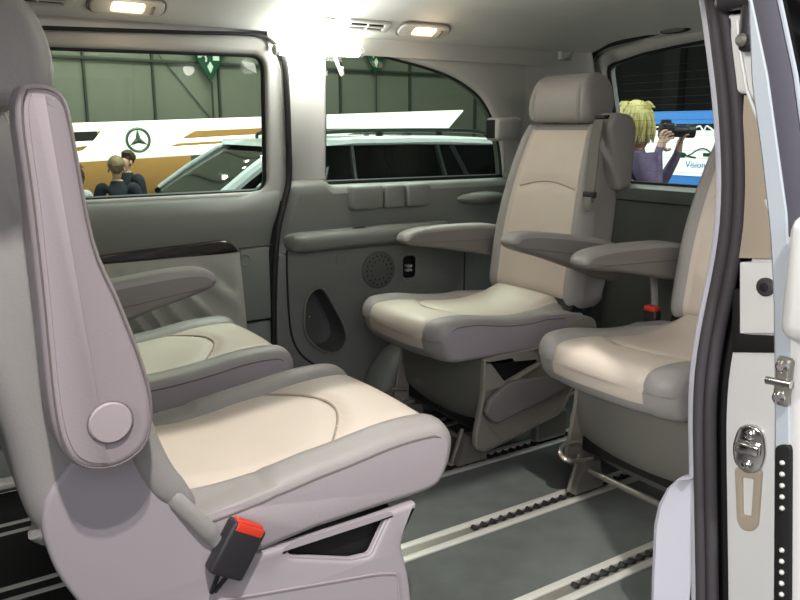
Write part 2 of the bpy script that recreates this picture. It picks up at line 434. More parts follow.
# wheel arch cover
wa = [(1.46 + 0.43 - 0.45 * math.cos(PI * k / 24), 0.0 + 0.30 * math.sin(PI * k / 24) ** 0.8) for k in range(25)]
slab('wheel_arch', [(1.40, 0.0), (1.405, 0.10), (1.43, 0.19), (1.50, 0.265), (1.60, 0.30), (2.05, 0.30), (2.2, 0.26), (2.27, 0.15), (2.28, 0.0)], 2.30, 2.46, 0.05, M['trimlow'], wl)

w2 = structs('window_2')
panel('pane', [tuple(p) for p in W2s], [], lambda u, v, w: (u, 2.535 - w, v), 0.005, 0.001, M['glass'], w2)

# ---- left sliding door with window_1
d1 = structs('door_1')
W1 = rcorner([(-0.45, 0.86), (-0.45, 1.30), (0.411, 1.304), (1.094, 1.316), (1.085, 0.866)], [0.03, 0.03, 0, 0.055, 0.05], 6)
outer = [(-0.75, 0.83), (-0.75, 1.37)] + [tuple(p) for p in rcorner([(0.383, 1.352), (1.085, 1.375), (1.152, 1.30), (1.156, 0.83)], [0, 0.06, 0.05, 0], 5)]
panel('upper_frame', outer, [W1], lambda u, v, w: (u, 2.50 - w, v), 0.05, 0.014, M['trimlight'], d1)
mb = MB(); mb.tube([(p.x, 2.522, p.y) for p in W1], 0.009, 6, closed=True); mb.build('window_seal', M['black'], d1)
# lower skin: beltline roll then flat
def dx1(z):      # door's back edge, just ahead of the wall trim
    return xstart(z) - 0.022
dp = [(2.52, 0.890), (2.505, 0.885), (2.485, 0.872), (2.468, 0.845), (2.460, 0.80), (2.462, 0.74), (2.468, 0.69), (2.475, 0.60), (2.475, 0.40), (2.475, 0.0)]
P = []
for i in range(25):
    row = []
    for (y, z) in dp:
        zz = z - (0.030 if z > 0.84 else 0.0) * (1 - min(1, max(0, (i / 24 - 0.93) / 0.07))); x = -0.75 + (dx1(z) + 0.75) * i / 24
        row.append((x, y + max(0, (i - 23)) * 0.02, zz))
    P.append(row)
mb = MB(); mb.grid(P); mb.build('lower_skin', M['trimgrey'], d1)
# raised rear pad with emblem and grooves
mb = MB(); mb.rbox((1.010, 2.468, 0.555), (0.105, 0.016, 0.25), 0.004); mb.rbox((1.005, 2.470, 0.335), (0.11, 0.014, 0.17), 0.004); mb.build('rear_pad', M['trimgrey'], d1)
mb = MB(); mb.tube([(0.972 + 0.019 * math.cos(a), 2.459, 0.642 + 0.019 * math.sin(a)) for a in [2 * PI * k / 20 for k in range(20)]], 0.0022, 5, closed=True); mb.build('round_mark', M['trimlow'], d1)
mb = MB(); mb.tube([(0.955, 2.461, 0.683), (1.075, 2.466, 0.685)], 0.003, 5); mb.tube([(0.955, 2.461, 0.427), (1.06, 2.466, 0.427)], 0.003, 5); mb.build('pad_groove', M['black'], d1)
# dark wood strip
ws = catmull([(0.2, 0.665), (0.55, 0.700), (0.80, 0.712), (0.88, 0.716), (0.915, 0.712), (0.938, 0.694), (0.945, 0.674), (0.90, 0.672), (0.60, 0.650), (0.2, 0.615)], 4)
panel('wood_strip', [tuple(p) for p in ws], [], lambda u, v, w: (u, 2.447 - w, v), 0.03, 0.008, M['wood'], d1)
# pleated pocket cloth
P = []
for i in range(91):
    x = 0.30 + 0.655 * i / 90; row = []
    for j in range(25):
        z = 0.33 + (0.672 - 0.33) * j / 24; xx = x + 0.02 * (1 - (z - 0.33) / 0.342) * (i / 90)
        ph = (x * 15 + (z - 0.5) * 10 + 0.5 * math.sin(x * 11)); a = 0.011 * max(0, min(1, (0.655 - z) / 0.10)) * max(0, min(1, (90 - i) / 12)) 
        row.append((xx, 2.452 - 0.006 + a * math.sin(2 * PI * ph / 1.15) + 0.012 * max(0, i - 86) / 4, z))
    P.append(row)
mb = MB(); mb.grid(P); mb.build('pleated_pocket', M['pleat'], d1)
w1 = structs('window_1')
panel('pane', [tuple(p) for p in W1], [], lambda u, v, w: (u, 2.535 - w, v), 0.005, 0.001, M['glass'], w1)
# rubber seal around the door
sealp = catmull([(-0.6, 2.49, 1.33), (0.2, 2.485, 1.347), (0.383, 2.485, 1.352), (0.8, 2.485, 1.366), (1.03, 2.485, 1.374), (1.105, 2.485, 1.36), (1.148, 2.485, 1.31), (1.158, 2.485, 1.20), (1.158, 2.485, 0.935), (1.135, 2.475, 0.84), (1.098, 2.462, 0.729), (1.078, 2.462, 0.55), (1.070, 2.462, 0.335), (1.060, 2.462, 0.0)], 5, False)
mb = MB(); mb.tube(sealp, [0.006 if p[2] > 1.32 else 0.011 for p in sealp], 8); struct(mb.build('trim_2', M['black']))
mb = MB(); mb.grid([[(xstart(z) - 0.045, 2.54, z) for z in [1.4 * k / 20 for k in range(21)]], [(xstart(z) + 0.06, 2.54, z) for z in [1.4 * k / 20 for k in range(21)]]]); struct(mb.build('trim_11', M['black']))  # black backing added behind the seal, blocks light leaking through the gap
mb = MB(); mb.rbox((-0.90, 0.86, 0.70), (1.46, 0.07, 1.40), 0.02); o = struct(mb.build('wall_right.001', M['trimlow'])); o.name = 'wall_right_front'

# ---- tail wall with window_3
def xr(z): return 2.72 - (z - 0.85) * 0.28
def topz(y, a): return a + 0.065 * math.sin(max(0, min(1, (2.5 - y) / 0.8)) * PI / 2)
W3 = [(2.385, 0.86), (2.39, 1.0), (2.395, 1.2), (2.395, 1.315), (2.388, 1.333), (2.365, 1.343)] + [(y, topz(y, 1.335)) for y in (2.2, 2.05, 1.9, 1.7, 1.5, 1.3, 1.12)] + [(1.08, 1.36), (1.06, 1.2), (1.06, 0.86), (1.1, 0.845), (2.36, 0.845)]
fr = [(2.50, 0.80)] + [(2.50, 1.30), (2.47, 1.365)] + [(y, topz(y, 1.365) + 0.02) for y in (2.35, 2.2, 2.05, 1.9, 1.7, 1.5, 1.3, 1.1)] + [(0.95, 1.36), (0.9, 1.2), (0.9, 0.80)]
wr = structs('wall_rear')
panel('upper_frame', fr, [W3], lambda u, v, w: (xr(v) - w, u, v), 0.06, 0.022, M['trimlight'], wr)
mb = MB(); mb.tube([(xr(v) + 0.02, u, v) for (u, v) in W3], 0.009, 6, closed=True); mb.build('window_seal', M['black'], wr)
mb = MB(); mb.tube([(xr(v) - 0.012, u, v) for (u, v) in catmull([(2.49, 0.95), (2.495, 1.25), (2.475, 1.35)] + [(y, topz(y, 1.372) + 0.02) for y in (2.38, 2.2, 2.05, 1.9, 1.7, 1.4, 1.1)], 4, False)], 0.011, 6); mb.build('tailgate_seal', M['black'], wr)
mb = MB()
P = [[(xr(0.84) - dx, y, z) for (dx, z) in ((-0.03, 0.84), (0.0, 0.838), (0.02, 0.825), (0.026, 0.80), (0.026, 0.775), (0.02, 0.77), (0.0, 0.765))] for y in (0.9, 2.5)]
mb.grid(P); mb.build('sill', M['trimgrey'], wr)
mb = MB(); mb.rbox((2.735, 1.70, 0.385), (0.05, 1.6, 0.78), 0.01); mb.build('lower_panel', M['trimlow'], wr)
w3 = structs('window_3')
panel('pane', W3, [], lambda u, v, w: (xr(v) + 0.03 - w, u, v), 0.005, 0.001, M['glass_r'], w3)
mb = MB()
for k in range(15): z = 0.90 + 0.030 * k; mb.tube([(xr(z) + 0.024, 1.09, z + 0.006), (xr(z) + 0.024, 2.33, z)], 0.0007, 4)
mb.build('heater_wire', M['wire'], w3)

# tailgate latch pocket
t = empty('tailgate_light', (2.60, 2.0, 1.435)); tag(t, 'dark oval recess in the ceiling above the rear window', 'lamp')
mb = MB(); mb.ell((-0.075, 0, 0.0), (0.02, 0.07, 0.012), 16); mb.build('housing', M['black'], t)
mb = MB(); mb.ell((-0.085, 0, -0.001), (0.014, 0.055, 0.008), 16); mb.build('lens', M['steel'], t)

# ---- right side: quarter panel, jamb, seals (edge of the open door)
def yb(z):
    K = [(0.0, 0.885), (0.116, 0.892), (0.40, 0.925), (0.55, 0.942), (0.64, 0.941), (0.75, 0.928), (0.84, 0.915), (0.942, 0.913), (1.1, 0.935), (1.307, 0.986), (1.5, 1.05)]
    for a, b in zip(K, K[1:]):
        if z <= b[0]: return a[1] + (b[1] - a[1]) * (z - a[0]) / (b[0] - a[0])
    return K[-1][1]
_yb = yb
def yb(z): return _yb(z) - 0.004
zs = [0.0 + 1.5 * k / 40 for k in range(41)]
def yb_s(z): return sum(yb(z + d) for d in (-0.06, -0.03, 0, 0.03, 0.06)) / 5 if 0.06 < z < 1.44 else yb(z)
wrt = structs('wall_right')
def strip(sec, name, m_, z0=0.0, z1=1.5, n=50, parent=wrt):
    P = []
    for k in range(n + 1):
        z = z0 + (z1 - z0) * k / n; y = yb_s(z); P.append([(x, y + d, z) for (x, d) in sec])
    mb = MB(); mb.grid(P); return mb.build(name, m_, parent)
strip([(2.72, 0.012), (1.40, 0.008), (1.315, 0.004), (1.303, 0.001), (1.299, -0.004), (1.298, -0.010), (1.300, -0.017), (1.306, -0.022), (1.318, -0.024)], 'inner_trim', M['lilac'])
strip([(1.318, -0.020), (1.335, -0.05), (1.335, -0.072), (1.318, -0.079)], 'seal_channel', M['black'])
strip([(1.320, -0.077), (1.313, -0.080), (1.311, -0.088), (1.312, -0.17), (1.320, -0.225), (1.345, -0.238), (2.72, -0.238)], 'jamb', M['white'])
# rubber seal: two rolls
mb = MB()
for (dx, dy, r_) in ((1.302, -0.027, 0.0135), (1.304, -0.050, 0.0125)):
    mb.tube([(dx, yb_s(z) + dy, z) for z in zs], r_, 10)
struct(mb.build('trim_3', M['rubber']))
# wheel arch trim swelling into the opening
mb = MB()
P = []
for (x, e) in ((1.302, -0.1), (1.286, 0.45), (1.275, 0.8), (1.28, 0.93), (1.30, 1.0), (1.6, 1.0), (1.9, 1.0)):
    P.append([(x, 0.90 + (y - 0.90) * e, z) for (y, z) in ((0.90, 0.385), (0.93, 0.375), (0.955, 0.345), (0.975, 0.30), (0.983, 0.25), (0.978, 0.12), (0.97, 0.0), (0.90, 0.0))])
mb.grid(P)
struct(mb.build('trim_4', M['lilac']))
# details on the jamb
def jy(dy, z): return yb_s(z) + dy
jb = empty('door_striker', (1.309, 0.795, 0.482), math.radians(14)); tag(jb, 'shiny chrome striker plate bolted to the white door jamb', 'striker')
st = catmull([(-0.028, 0.018), (-0.020, 0.040), (0, 0.048), (0.020, 0.040), (0.028, 0.018), (0.030, -0.008), (0.022, -0.036), (0, -0.048), (-0.022, -0.036), (-0.030, -0.008)], 4)
panel('plate', [tuple(p) for p in st], [], lambda u, v, w: (-0.012 - w, u, v), 0.012, 0.004, M['chrome'], jb)
mb = MB(); mb.rbox((-0.018, 0, 0.004), (0.014, 0.044, 0.022), 0.004); mb.build('catch', M['chrome'], jb)
for z in (0.031, -0.031):
    mb = MB(); mb.lathe([(0.010, 0), (0.010, 0.004), (0.006, 0.007)], (-0.012, 0, z), (-1, 0, 0), 12); mb.build('bolt', M['chrome'], jb)
fo = rcorner([(0.824, 0.432), (0.768, 0.448), (0.764, 0.335), (0.775, 0.318), (0.795, 0.312), (0.808, 0.325)], 0.008)
fi = rcorner([(0.806, 0.418), (0.783, 0.424), (0.780, 0.348), (0.797, 0.344)], 0.004)
o = panel('trim_5', fo, [fi], lambda u, v, w: (1.306 - w, u, v), 0.012, 0.003, M['film']); struct(o)  # brown frame painted for the shade of the recess below the striker
gp = [(0.862, 0.779), (0.843, 0.781), (0.834, 0.696), (0.735, 0.714), (0.730, 0.686), (0.850, 0.658)]
o = panel('trim_6', gp, [], lambda u, v, w: (1.304 - w, u, v), 0.012, 0.001, M['void']); struct(o)
cov = rcorner([(0.850, 0.832), (0.735, 0.848), (0.735, 0.720), (0.836, 0.698)], 0.004)
o = panel('trim_7', cov, [], lambda u, v, w: (1.300 - w, u, v), 0.02, 0.003, M['white']); struct(o)
o = panel('trim_8', [(0.858, 0.838), (0.866, 0.980), (0.873, 1.132), (0.835, 1.120), (0.806, 1.071), (0.74, 0.90), (0.74, 0.852)], [], lambda u, v, w: (1.300 - w, u, v), 0.02, 0.003, M['film']); struct(o)
o = panel('trim_12', [(0.812, 0.950), (0.76, 0.955), (0.76, 0.870), (0.779, 0.881)], [], lambda u, v, w: (1.295 - w, u, v), 0.02, 0.004, M['white']); struct(o)
bu = empty('rubber_bush', (1.300, 0.792, 0.795)); tag(bu, 'round black bush in the white cover panel of the jamb', 'bush')
mb = MB(); mb.lathe([(0.017, 0), (0.017, 0.005), (0.012, 0.008)], (0, 0, 0), (-1, 0, 0), 20); mb.build('ring', M['rubber'], bu)
mb = MB(); mb.lathe([(0.009, 0.006), (0.008, 0.009), (0.004, 0.010)], (0, 0, 0), (-1, 0, 0), 16); mb.build('core', M['black'], bu)
# white guide bracket at the top with the dark roller
br = rcorner([(0.918, 1.275), (0.911, 1.229), (0.908, 1.160), (0.890, 1.136), (0.862, 1.132), (0.837, 1.105), (0.80, 1.04), (0.79, 1.10), (0.841, 1.190), (0.866, 1.270)], 0.006, 3)
gb = empty('guide_bracket', (1.296, 0, 0)); tag(gb, 'white moulded door guide at the top of the jamb', 'bracket')
panel('bracket', br, [], lambda u, v, w: (0.0 - w, u, v), 0.04, 0.008, M['white'], gb)
mb = MB(); mb.tube([(-0.003, 0.893, 1.26), (-0.003, 0.880, 1.20), (-0.003, 0.862, 1.14), (-0.003, 0.825, 1.07)], 0.003, 6); mb.build('rib', M['white'], gb)
ro = empty('door_roller', (1.28, 0, 0)); tag(ro, 'dark roller arm above the white guide bracket', 'roller')
mb = MB(); mb.rbox((0, 0.882, 1.310), (0.04, 0.085, 0.066), 0.012); mb.build('arm', M['darkplastic'], ro)
mb = MB(); mb.rbox((-0.005, 0.855, 1.245), (0.03, 0.032, 0.085), 0.012); mb.build('carrier', M['darkplastic'], ro)
mb = MB(); mb.lathe([(0.011, 0), (0.011, 0.008), (0.006, 0.012)], (-0.02, 0.855, 1.222), (-1, 0, 0), 16); mb.build('wheel', M['steel'], ro)

# ---- the right sliding door, open, seen on its front edge
d2 = structs('door_2')
def lerpK(K, z):
    for a, b in zip(K, K[1:]):
        if z <= b[0]: return a[1] + (b[1] - a[1]) * (z - a[0]) / (b[0] - a[0])
    return K[-1][1]
def df(z): return lerpK([(0.0, 0.655), (0.263, 0.668), (0.622, 0.705), (0.792, 0.726), (0.908, 0.745), (1.038, 0.775), (1.144, 0.803), (1.279, 0.823), (1.5, 0.89)], z)
def dl(z): return lerpK([(0.0, 0.600), (0.277, 0.642), (0.797, 0.700), (0.935, 0.720), (1.158, 0.778), (1.279, 0.819), (1.5, 0.888)], z)
def dstrip(sec, name, m_, z0, z1, n=40, f=dl):
    P = [[(x, f(z) + d, z) for (x, d) in sec] for z in [z0 + (z1 - z0) * k / n for k in range(n + 1)]]
    mb = MB(); mb.grid(P); return mb.build(name, m_, d2)
P = []
for k in range(41):
    z = 1.5 * k / 40; P.append([(2.4, df(z) + 0.012, z), (1.26, df(z) + 0.012, z), (1.226, df(z) + 0.006, z), (1.220, df(z), z), (1.220, dl(z) + 0.003, z), (1.224, dl(z), z)])
mb = MB(); mb.grid(P); mb.build('flange', M['flange'], d2)
dstrip([(1.224, 0.002), (1.221, -0.003), (1.221, -0.040), (1.228, -0.044)], 'edge_trim', M['doorgrey'], 0.90, 1.5)
dstrip([(1.224, -0.042), (1.220, -0.043), (1.220, -0.047), (1.224, -0.049)], 'edge_bead', M['flange'], 0.90, 1.5)
dstrip([(1.224, -0.048), (1.23, -0.052), (1.25, -0.2)], 'glass_edge', M['blackgloss'], 0.90, 1.5)
dstrip([(1.224, 0.002), (1.221, -0.004), (1.222, -0.03), (1.235, -0.06), (1.235, -0.2), (2.4, -0.2)], 'outer_skin', M['white'], 0.0, 0.90)
P = []
mb = MB(); mb.rbox((1.205, dl(0.86) - 0.062, 0.84), (0.06, 0.10, 0.21), 0.03); mb.build('corner_cover', M['white'], d2)
lh = empty('door_latch', (1.215, 0, 0)); tag(lh, 'dark metal latch plate with a pin on the open door edge', 'latch')
mb = MB(); mb.rbox((0, 0.693, 0.660), (0.014, 0.028, 0.085), 0.012); mb.build('plate', M['steel'], lh)
for z in (0.687, 0.633):
    mb = MB(); mb.lathe([(0.011, 0), (0.011, 0.004), (0.006, 0.008)], (-0.007, 0.693, z), (-1, 0, 0), 14); mb.build('screw', M['chrome'], lh)
mb = MB(); mb.tube([(-0.008, 0.675, 0.660), (-0.012, 0.716, 0.658)], 0.007, 10); mb.build('pin', M['chrome'], lh)
ct = empty('contact_plate', (1.214, 0, 0)); tag(ct, 'black electrical contact strip with two rows of pins on the door edge', 'contact plate')
panel('base', rcorner([(0.696, 0.545), (0.668, 0.555), (0.634, 0.24), (0.664, 0.23)], 0.012), [], lambda u, v, w: (-w, u, v), 0.01, 0.003, M['void'], ct)
for z in (0.52, 0.50, 0.48, 0.46, 0.44, 0.365, 0.345, 0.325, 0.305, 0.285):
    mb = MB(); mb.lathe([(0.0045, 0), (0.0045, 0.003), (0.002, 0.006)], (-0.001, 0.664 + (z - 0.39) * 0.105, z), (-1, 0, 0), 8); mb.build('pin', M['alu'], ct)

# ---- front end of the cabin, in the dark behind the near seat
mb = MB(); mb.rbox((-1.55, 1.7, 0.45), (0.08, 1.7, 0.9), 0.02); struct(mb.build('wall_front', M['trimlow']))
mb = MB(); mb.rbox((-0.2, 2.40, 0.06), (1.2, 0.05, 0.02), 0.005); struct(mb.build('trim_9', M['alu']))
mb = MB(); mb.rbox((-0.60, 1.66, 0.003), (2.04, 1.6, 0.006), 0.002); struct(mb.build('floor_shade', M['black']))  # black sheet over the carpet, puts the footwell's shade into colour

# ---- ceiling lamps, vents, added glare bar on the left headliner console
# console frame: surface point and slope at y=2.405
def console(x, name):
    y = 2.395; z = pY(y); o = empty(name, (x, y, z - 0.001)); a = math.atan2(pY(2.43) - pY(2.36), 0.07)
    o.rotation_euler = (a, 0, 0); return o        # local: x along van, y toward the wall along the slope, -z into the room
lamp_lab = ['lit oval reading lamp in the ceiling above the arched side window', 'lit oval reading lamp in the ceiling above the rectangular door window']
for x, lab in ((1.655, lamp_lab[0]), (0.627, lamp_lab[1])):
    o = console(x, 'reading_lamp'); tag(o, lab, 'lamp', 'reading lamps in the ceiling')
    ov = rcorner([(-0.105, -0.035), (0.105, -0.035), (0.105, 0.035), (-0.105, 0.035)], 0.034, 8)
    hole = rcorner([(-0.045, -0.02), (0.045, -0.02), (0.045, 0.02), (-0.045, 0.02)], 0.01)
    panel('bezel', ov, [hole], lambda u, v, w: (u, v, -0.010 - w), 0.012, 0.005, M['trimlight'], o)
    mb = MB(); mb.tube([(p.x * 1.04, p.y * 1.08, -0.002) for p in ov], 0.003, 6, closed=True); mb.build('bezel_gap', M['seam'], o)
    mb = MB(); mb.rbox((0, 0, -0.006), (0.086, 0.036, 0.008), 0.003); mb.build('lens', M['lamp'], o)
    mb = MB(); mb.rbox((0.068, 0.002, -0.012), (0.012, 0.034, 0.006), 0.002); mb.build('switch', M['leather_d'], o)
vent_lab = ['slotted air vent between the glowing bar and the reading lamp', 'slotted air vent in the ceiling by the headrest top']
for x, lab in ((1.425, vent_lab[0]), (0.395, vent_lab[1])):
    o = console(x, 'air_vent'); tag(o, lab, 'vent', 'air vents in the ceiling')
    ou = rcorner([(-0.085, -0.026), (0.085, -0.026), (0.085, 0.026), (-0.085, 0.026)], 0.008)
    ho = rcorner([(-0.07, -0.015), (0.06, -0.015), (0.06, 0.015), (-0.07, 0.015)], 0.003)
    panel('frame', ou, [ho], lambda u, v, w: (u, v, -0.008 - w), 0.01, 0.003, M['trimlight'], o)
    mb = MB(); mb.box((-0.005, 0, -0.001), (0.13, 0.03, 0.002)); mb.build('duct', M['void'], o)
    mb = MB(); mb.box((-0.005, 0, -0.006), (0.13, 0.006, 0.004)); mb.box((-0.005, 0, -0.007), (0.006, 0.03, 0.005)); mb.build('slat', M['trimlight'], o)
o = console(1.27, 'ceiling_switch'); tag(o, 'small square switch in the ceiling beside the glowing bar', 'switch')
mb = MB(); mb.rbox((0, 0, -0.004), (0.045, 0.045, 0.008), 0.003); mb.build('plate', M['trimlight'], o)
mb = MB(); mb.ell((0, 0, -0.008), (0.015, 0.012, 0.004), 12); mb.build('button', M['leather_d'], o)
o = empty('glare_bar', (1.27, 2.465, 1.332)); tag(o, 'glowing white bar added as glare over the pillar between the two side windows', 'lamp')  # no lamp: glow put into a strongly lit handle and pillar top
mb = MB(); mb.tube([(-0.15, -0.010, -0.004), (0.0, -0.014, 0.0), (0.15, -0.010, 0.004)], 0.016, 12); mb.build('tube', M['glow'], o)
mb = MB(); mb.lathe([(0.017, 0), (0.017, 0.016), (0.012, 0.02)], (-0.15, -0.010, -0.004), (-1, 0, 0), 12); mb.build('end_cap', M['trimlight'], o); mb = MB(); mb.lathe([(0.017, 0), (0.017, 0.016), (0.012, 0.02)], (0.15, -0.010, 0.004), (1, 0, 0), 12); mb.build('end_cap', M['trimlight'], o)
o = empty('coat_hook', (1.335, 2.47, 1.29)); tag(o, 'small white hook beneath the end of the glowing bar', 'hook')
mb = MB(); mb.tube(catmull([(0, 0, 0.03), (0.005, -0.015, 0.0), (0.01, -0.035, -0.035), (0.004, -0.045, -0.01)], 5, False), 0.006, 8); mb.build('hook', M['trimlight'], o)
o = empty('coat_hook', (2.32, 2.36, 1.36)); tag(o, 'small grey hook in the ceiling corner above the headrest', 'hook')
mb = MB(); mb.rbox((0, 0, 0), (0.07, 0.02, 0.035), 0.009); mb.build('plate', M['trimlight'], o)
mb = MB(); mb.tube(catmull([(-0.025, -0.012, -0.012), (0, -0.025, 0.0), (0.025, -0.012, 0.012)], 4, False), 0.006, 8); mb.build('hook', M['leather'], o)
# seat belt anchor block on the pillar behind the arched window
o = empty('belt_anchor', (2.075, 2.435, 1.075)); tag(o, 'pale square belt housing at the lower corner of the arched window', 'belt anchor')
mb = MB(); mb.rbox((0, 0, 0), (0.135, 0.08, 0.09), 0.018); mb.build('housing', M['trimlight'], o)
mb = MB(); mb.rbox((-0.069, 0.0, 0), (0.008, 0.05, 0.07), 0.003); mb.build('slot', M['black'], o)

# ================================================================== SEATS
CUSH = [(0.00, 0.497), (0.03, 0.515), (0.07, 0.505), (0.13, 0.487), (0.22, 0.478), (0.34, 0.487), (0.46, 0.503), (0.54, 0.505), (0.575, 0.497), (0.592, 0.472), (0.590, 0.438), (0.577, 0.402), (0.545, 0.380), (0.44, 0.376), (0.28, 0.372), (0.10, 0.372), (-0.02, 0.40), (-0.03, 0.46)]
CUSHC = catmull(CUSH, 8)
BACK = catmull([(0.0, 0.525), (-0.008, 0.60), (-0.028, 0.74), (-0.058, 0.88), (-0.092, 1.0), (-0.118, 1.065), (-0.145, 1.092), (-0.185, 1.09), (-0.215, 1.055), (-0.21, 0.95), (-0.185, 0.80), (-0.16, 0.66), (-0.145, 0.55), (-0.12, 0.50), (-0.06, 0.485), (-0.015, 0.495)], 8)
HEAD = catmull([(-0.088, 1.10), (-0.074, 1.14), (-0.078, 1.19), (-0.098, 1.235), (-0.14, 1.258), (-0.185, 1.25), (-0.215, 1.215), (-0.222, 1.16), (-0.205, 1.11), (-0.15, 1.092)], 4)
PAD = catmull([(-0.10, 0.705), (0.0, 0.722), (0.15, 0.726), (0.28, 0.724), (0.345, 0.714), (0.372, 0.696), (0.36, 0.684), (0.30, 0.682), (0.1, 0.668), (-0.05, 0.655), (-0.12, 0.65), (-0.13, 0.68)], 4)
ABASE = catmull([(-0.12, 0.652), (-0.05, 0.657), (0.1, 0.670), (0.30, 0.684), (0.36, 0.684), (0.365, 0.672), (0.34, 0.662), (0.2, 0.642), (0.05, 0.612), (-0.05, 0.592), (-0.11, 0.59), (-0.135, 0.62)], 4)
def rot2(P, c, a):
    ca, sa = math.cos(a), math.sin(a); return [Vector((c[0] + (p[0] - c[0]) * ca - (p[1] - c[1]) * sa, c[1] + (p[0] - c[0]) * sa + (p[1] - c[1]) * ca)) for p in P]
INS = 0.155
HW = 0.240
YS = sorted([q * a for q in (-1, 1) for a in (0.02, 0.04, 0.06, 0.08, 0.10, 0.12, 0.135, 0.148, INS, 0.162, 0.172, 0.185, 0.20, 0.212)] + [0])
def xarc(y): return 0.375 + 0.075 * math.cos(max(-1, min(1, y / INS)) * PI / 2)
def cush_extra(y, x, z):
    a = abs(y); g = -0.006 * math.exp(-((a - INS) / 0.007) ** 2)
    up = 1.0 if z > 0.45 else 0.2
    b = 0.010 * max(0, math.sin((a - INS) / (HW - INS) * PI)) if a > INS else 0.004 * math.cos(y / INS * PI / 2)
    if a < INS and z > 0.45: g -= 0.009 * math.exp(-((x - xarc(y)) / 0.013) ** 2)
    return (g + b) * up
def cush_mat(y, x, z, nx, nz): return 2 if abs(y) > HW - 0.0005 else 1 if (abs(y) < INS and (nz > -0.35) and x > -0.01 and z > 0.385) else 0
def back_xf(x, y, z):
    t = max(0, (z - 0.62) / 0.48); return (x, y * (1 - 0.24 * t * t), z)
def back_extra(y, x, z):
    a = abs(y); g = -0.008 * math.exp(-((z - 0.868 - 0.026 * math.cos(max(-1, min(1, y / (INS + 0.008))) * PI / 2)) / 0.013) ** 2) * (1 if a < INS and x > -0.11 else 0) - 0.006 * math.exp(-((a - INS - 0.01) / 0.007) ** 2); b = 0.018 * max(0, math.sin((a - INS) / (HW - INS) * PI)) if a > INS else 0
    return (g + b) * (1 if x > -0.13 else 0)
def back_mat(y, x, z, nx, nz): return 1 if (abs(y) < INS + 0.012 and nx > 0.3 and 0.5 < z < 1.07) else 0
def ztop(P, x):
    best = -9
    for a, b in zip(P, P[1:] + P[:1]):
        if min(a[0], b[0]) <= x <= max(a[0], b[0]) and abs(a[0] - b[0]) > 1e-6:
            best = max(best, a[1] + (b[1] - a[1]) * (x - a[0]) / (b[0] - a[0]))
    return best
def xfront(P, z):
    best = -9
    for a, b in zip(P, P[1:] + P[:1]):
        if min(a[1], b[1]) <= z <= max(a[1], b[1]) and abs(a[1] - b[1]) > 1e-6:
            best = max(best, a[0] + (b[0] - a[0]) * (z - a[1]) / (b[1] - a[1]))
    return best

ARM = catmull([(-0.10, 0.705), (0.0, 0.722), (0.15, 0.726), (0.28, 0.724), (0.345, 0.714), (0.370, 0.692), (0.362, 0.672), (0.32, 0.660), (0.2, 0.642), (0.05, 0.612), (-0.05, 0.592), (-0.11, 0.59), (-0.135, 0.635), (-0.13, 0.68)], 4)
ARMUP = catmull([(-0.112, 1.116), (-0.099, 1.124), (-0.077, 1.122), (-0.061, 1.108), (-0.054, 1.07), (-0.041, 0.935), (-0.016, 0.854), (0.008, 0.768), (0.017, 0.703), (0.007, 0.654), (-0.022, 0.630), (-0.059, 0.626), (-0.09, 0.641), (-0.107, 0.673), (-0.114, 0.735), (-0.114, 0.865), (-0.115, 0.988), (-0.118, 1.082)], 4)
def armrest(root, side, mode, pitch=0.0):
    """side +1/-1 (local y); mode 'down' or 'up'"""
    y0 = side * (HW + 0.005); y1 = side * (HW + 0.082); lo, hi = min(y0, y1), max(y0, y1)
    if mode == 'up':
        P = ARMUP; line = lambda x, z: x < -0.085 + (1.12 - z) * 0.085
        mats = [M['armup'], M['armup2']]; c = Vector((-0.043, 0.694)); seam_a, seam_b = (-0.085, 1.120), (-0.043, 0.632)
        b = slab('armrest', P, lo, hi, 0.014, mats, root, midx=lambda y, x, z, nx, nz: 1 if (nx < -0.2 or nz > 0.6) else 0)
        yy = side * (HW + 0.0822)
        Q = [Vector(p) for p in P]; Q = Q if area(Q) > 0 else Q[::-1]; n = normals2(Q)
        inner = [p - q * 0.013 for p, q in zip(Q, n)]
        half = [p for p in inner if line(p.x, p.y)]
        # pale stitched half of the cover lies as its own piece on the side
        k0 = max(range(len(half)), key=lambda i: (half[i] - half[i - 1]).length); half = half[k0:] + half[:k0]
        a, bb = half[0], half[-1]
        pl = panel('cover', [tuple(p) for p in half], [], lambda u, v, w: (u, yy + side * (0.002 + w), v), 0.004, 0.001, M['armup2'], b)
        mb = MB(); mb.tube([(p.x, yy + side * 0.0015, p.y) for p in [q - m_ * 0.006 for q, m_ in zip(Q, n)]], 0.0013, 5, closed=True); mb.build('stitching', M['seam'], b)
        mb = MB(); mb.lathe([(0.028, 0), (0.028, 0.005), (0.026, 0.0075), (0.012, 0.008)], (c.x, yy, c.y), (0, side, 0), 28); mb.build('pivot_button', M['armup2'], b)
        mb = MB(); mb.tube([(c.x + 0.0285 * math.cos(a_), yy + side * 0.003, c.y + 0.0285 * math.sin(a_)) for a_ in [2 * PI * k / 28 for k in range(28)]], 0.0013, 5, closed=True); mb.build('button_gap', M['seam'], b)
        return b
    a = math.radians(pitch); piv = (-0.055, 0.655)
    b = slab('armrest', rot2(ARM, piv, a), lo, hi, 0.016, [M['leather_d'], M['leather']], root,
             midx=lambda y, x, z, nx, nz: 1 if rot2([(x, z)], piv, -a)[0].y > 0.668 + 0.03 * (rot2([(x, z)], piv, -a)[0].x) else 0)
    for s_ in (lo, hi):
        mb = MB(); e = 0.0006 if s_ == hi else -0.0006
        mb.tube([(p.x, s_ + e, p.y) for p in rot2([(-0.11 + 0.46 * k / 12, 0.664 + 0.03 * (-0.11 + 0.46 * k / 12)) for k in range(13)], piv, a)], 0.0016, 5); mb.build('seam', M['seam'], b)
    return b
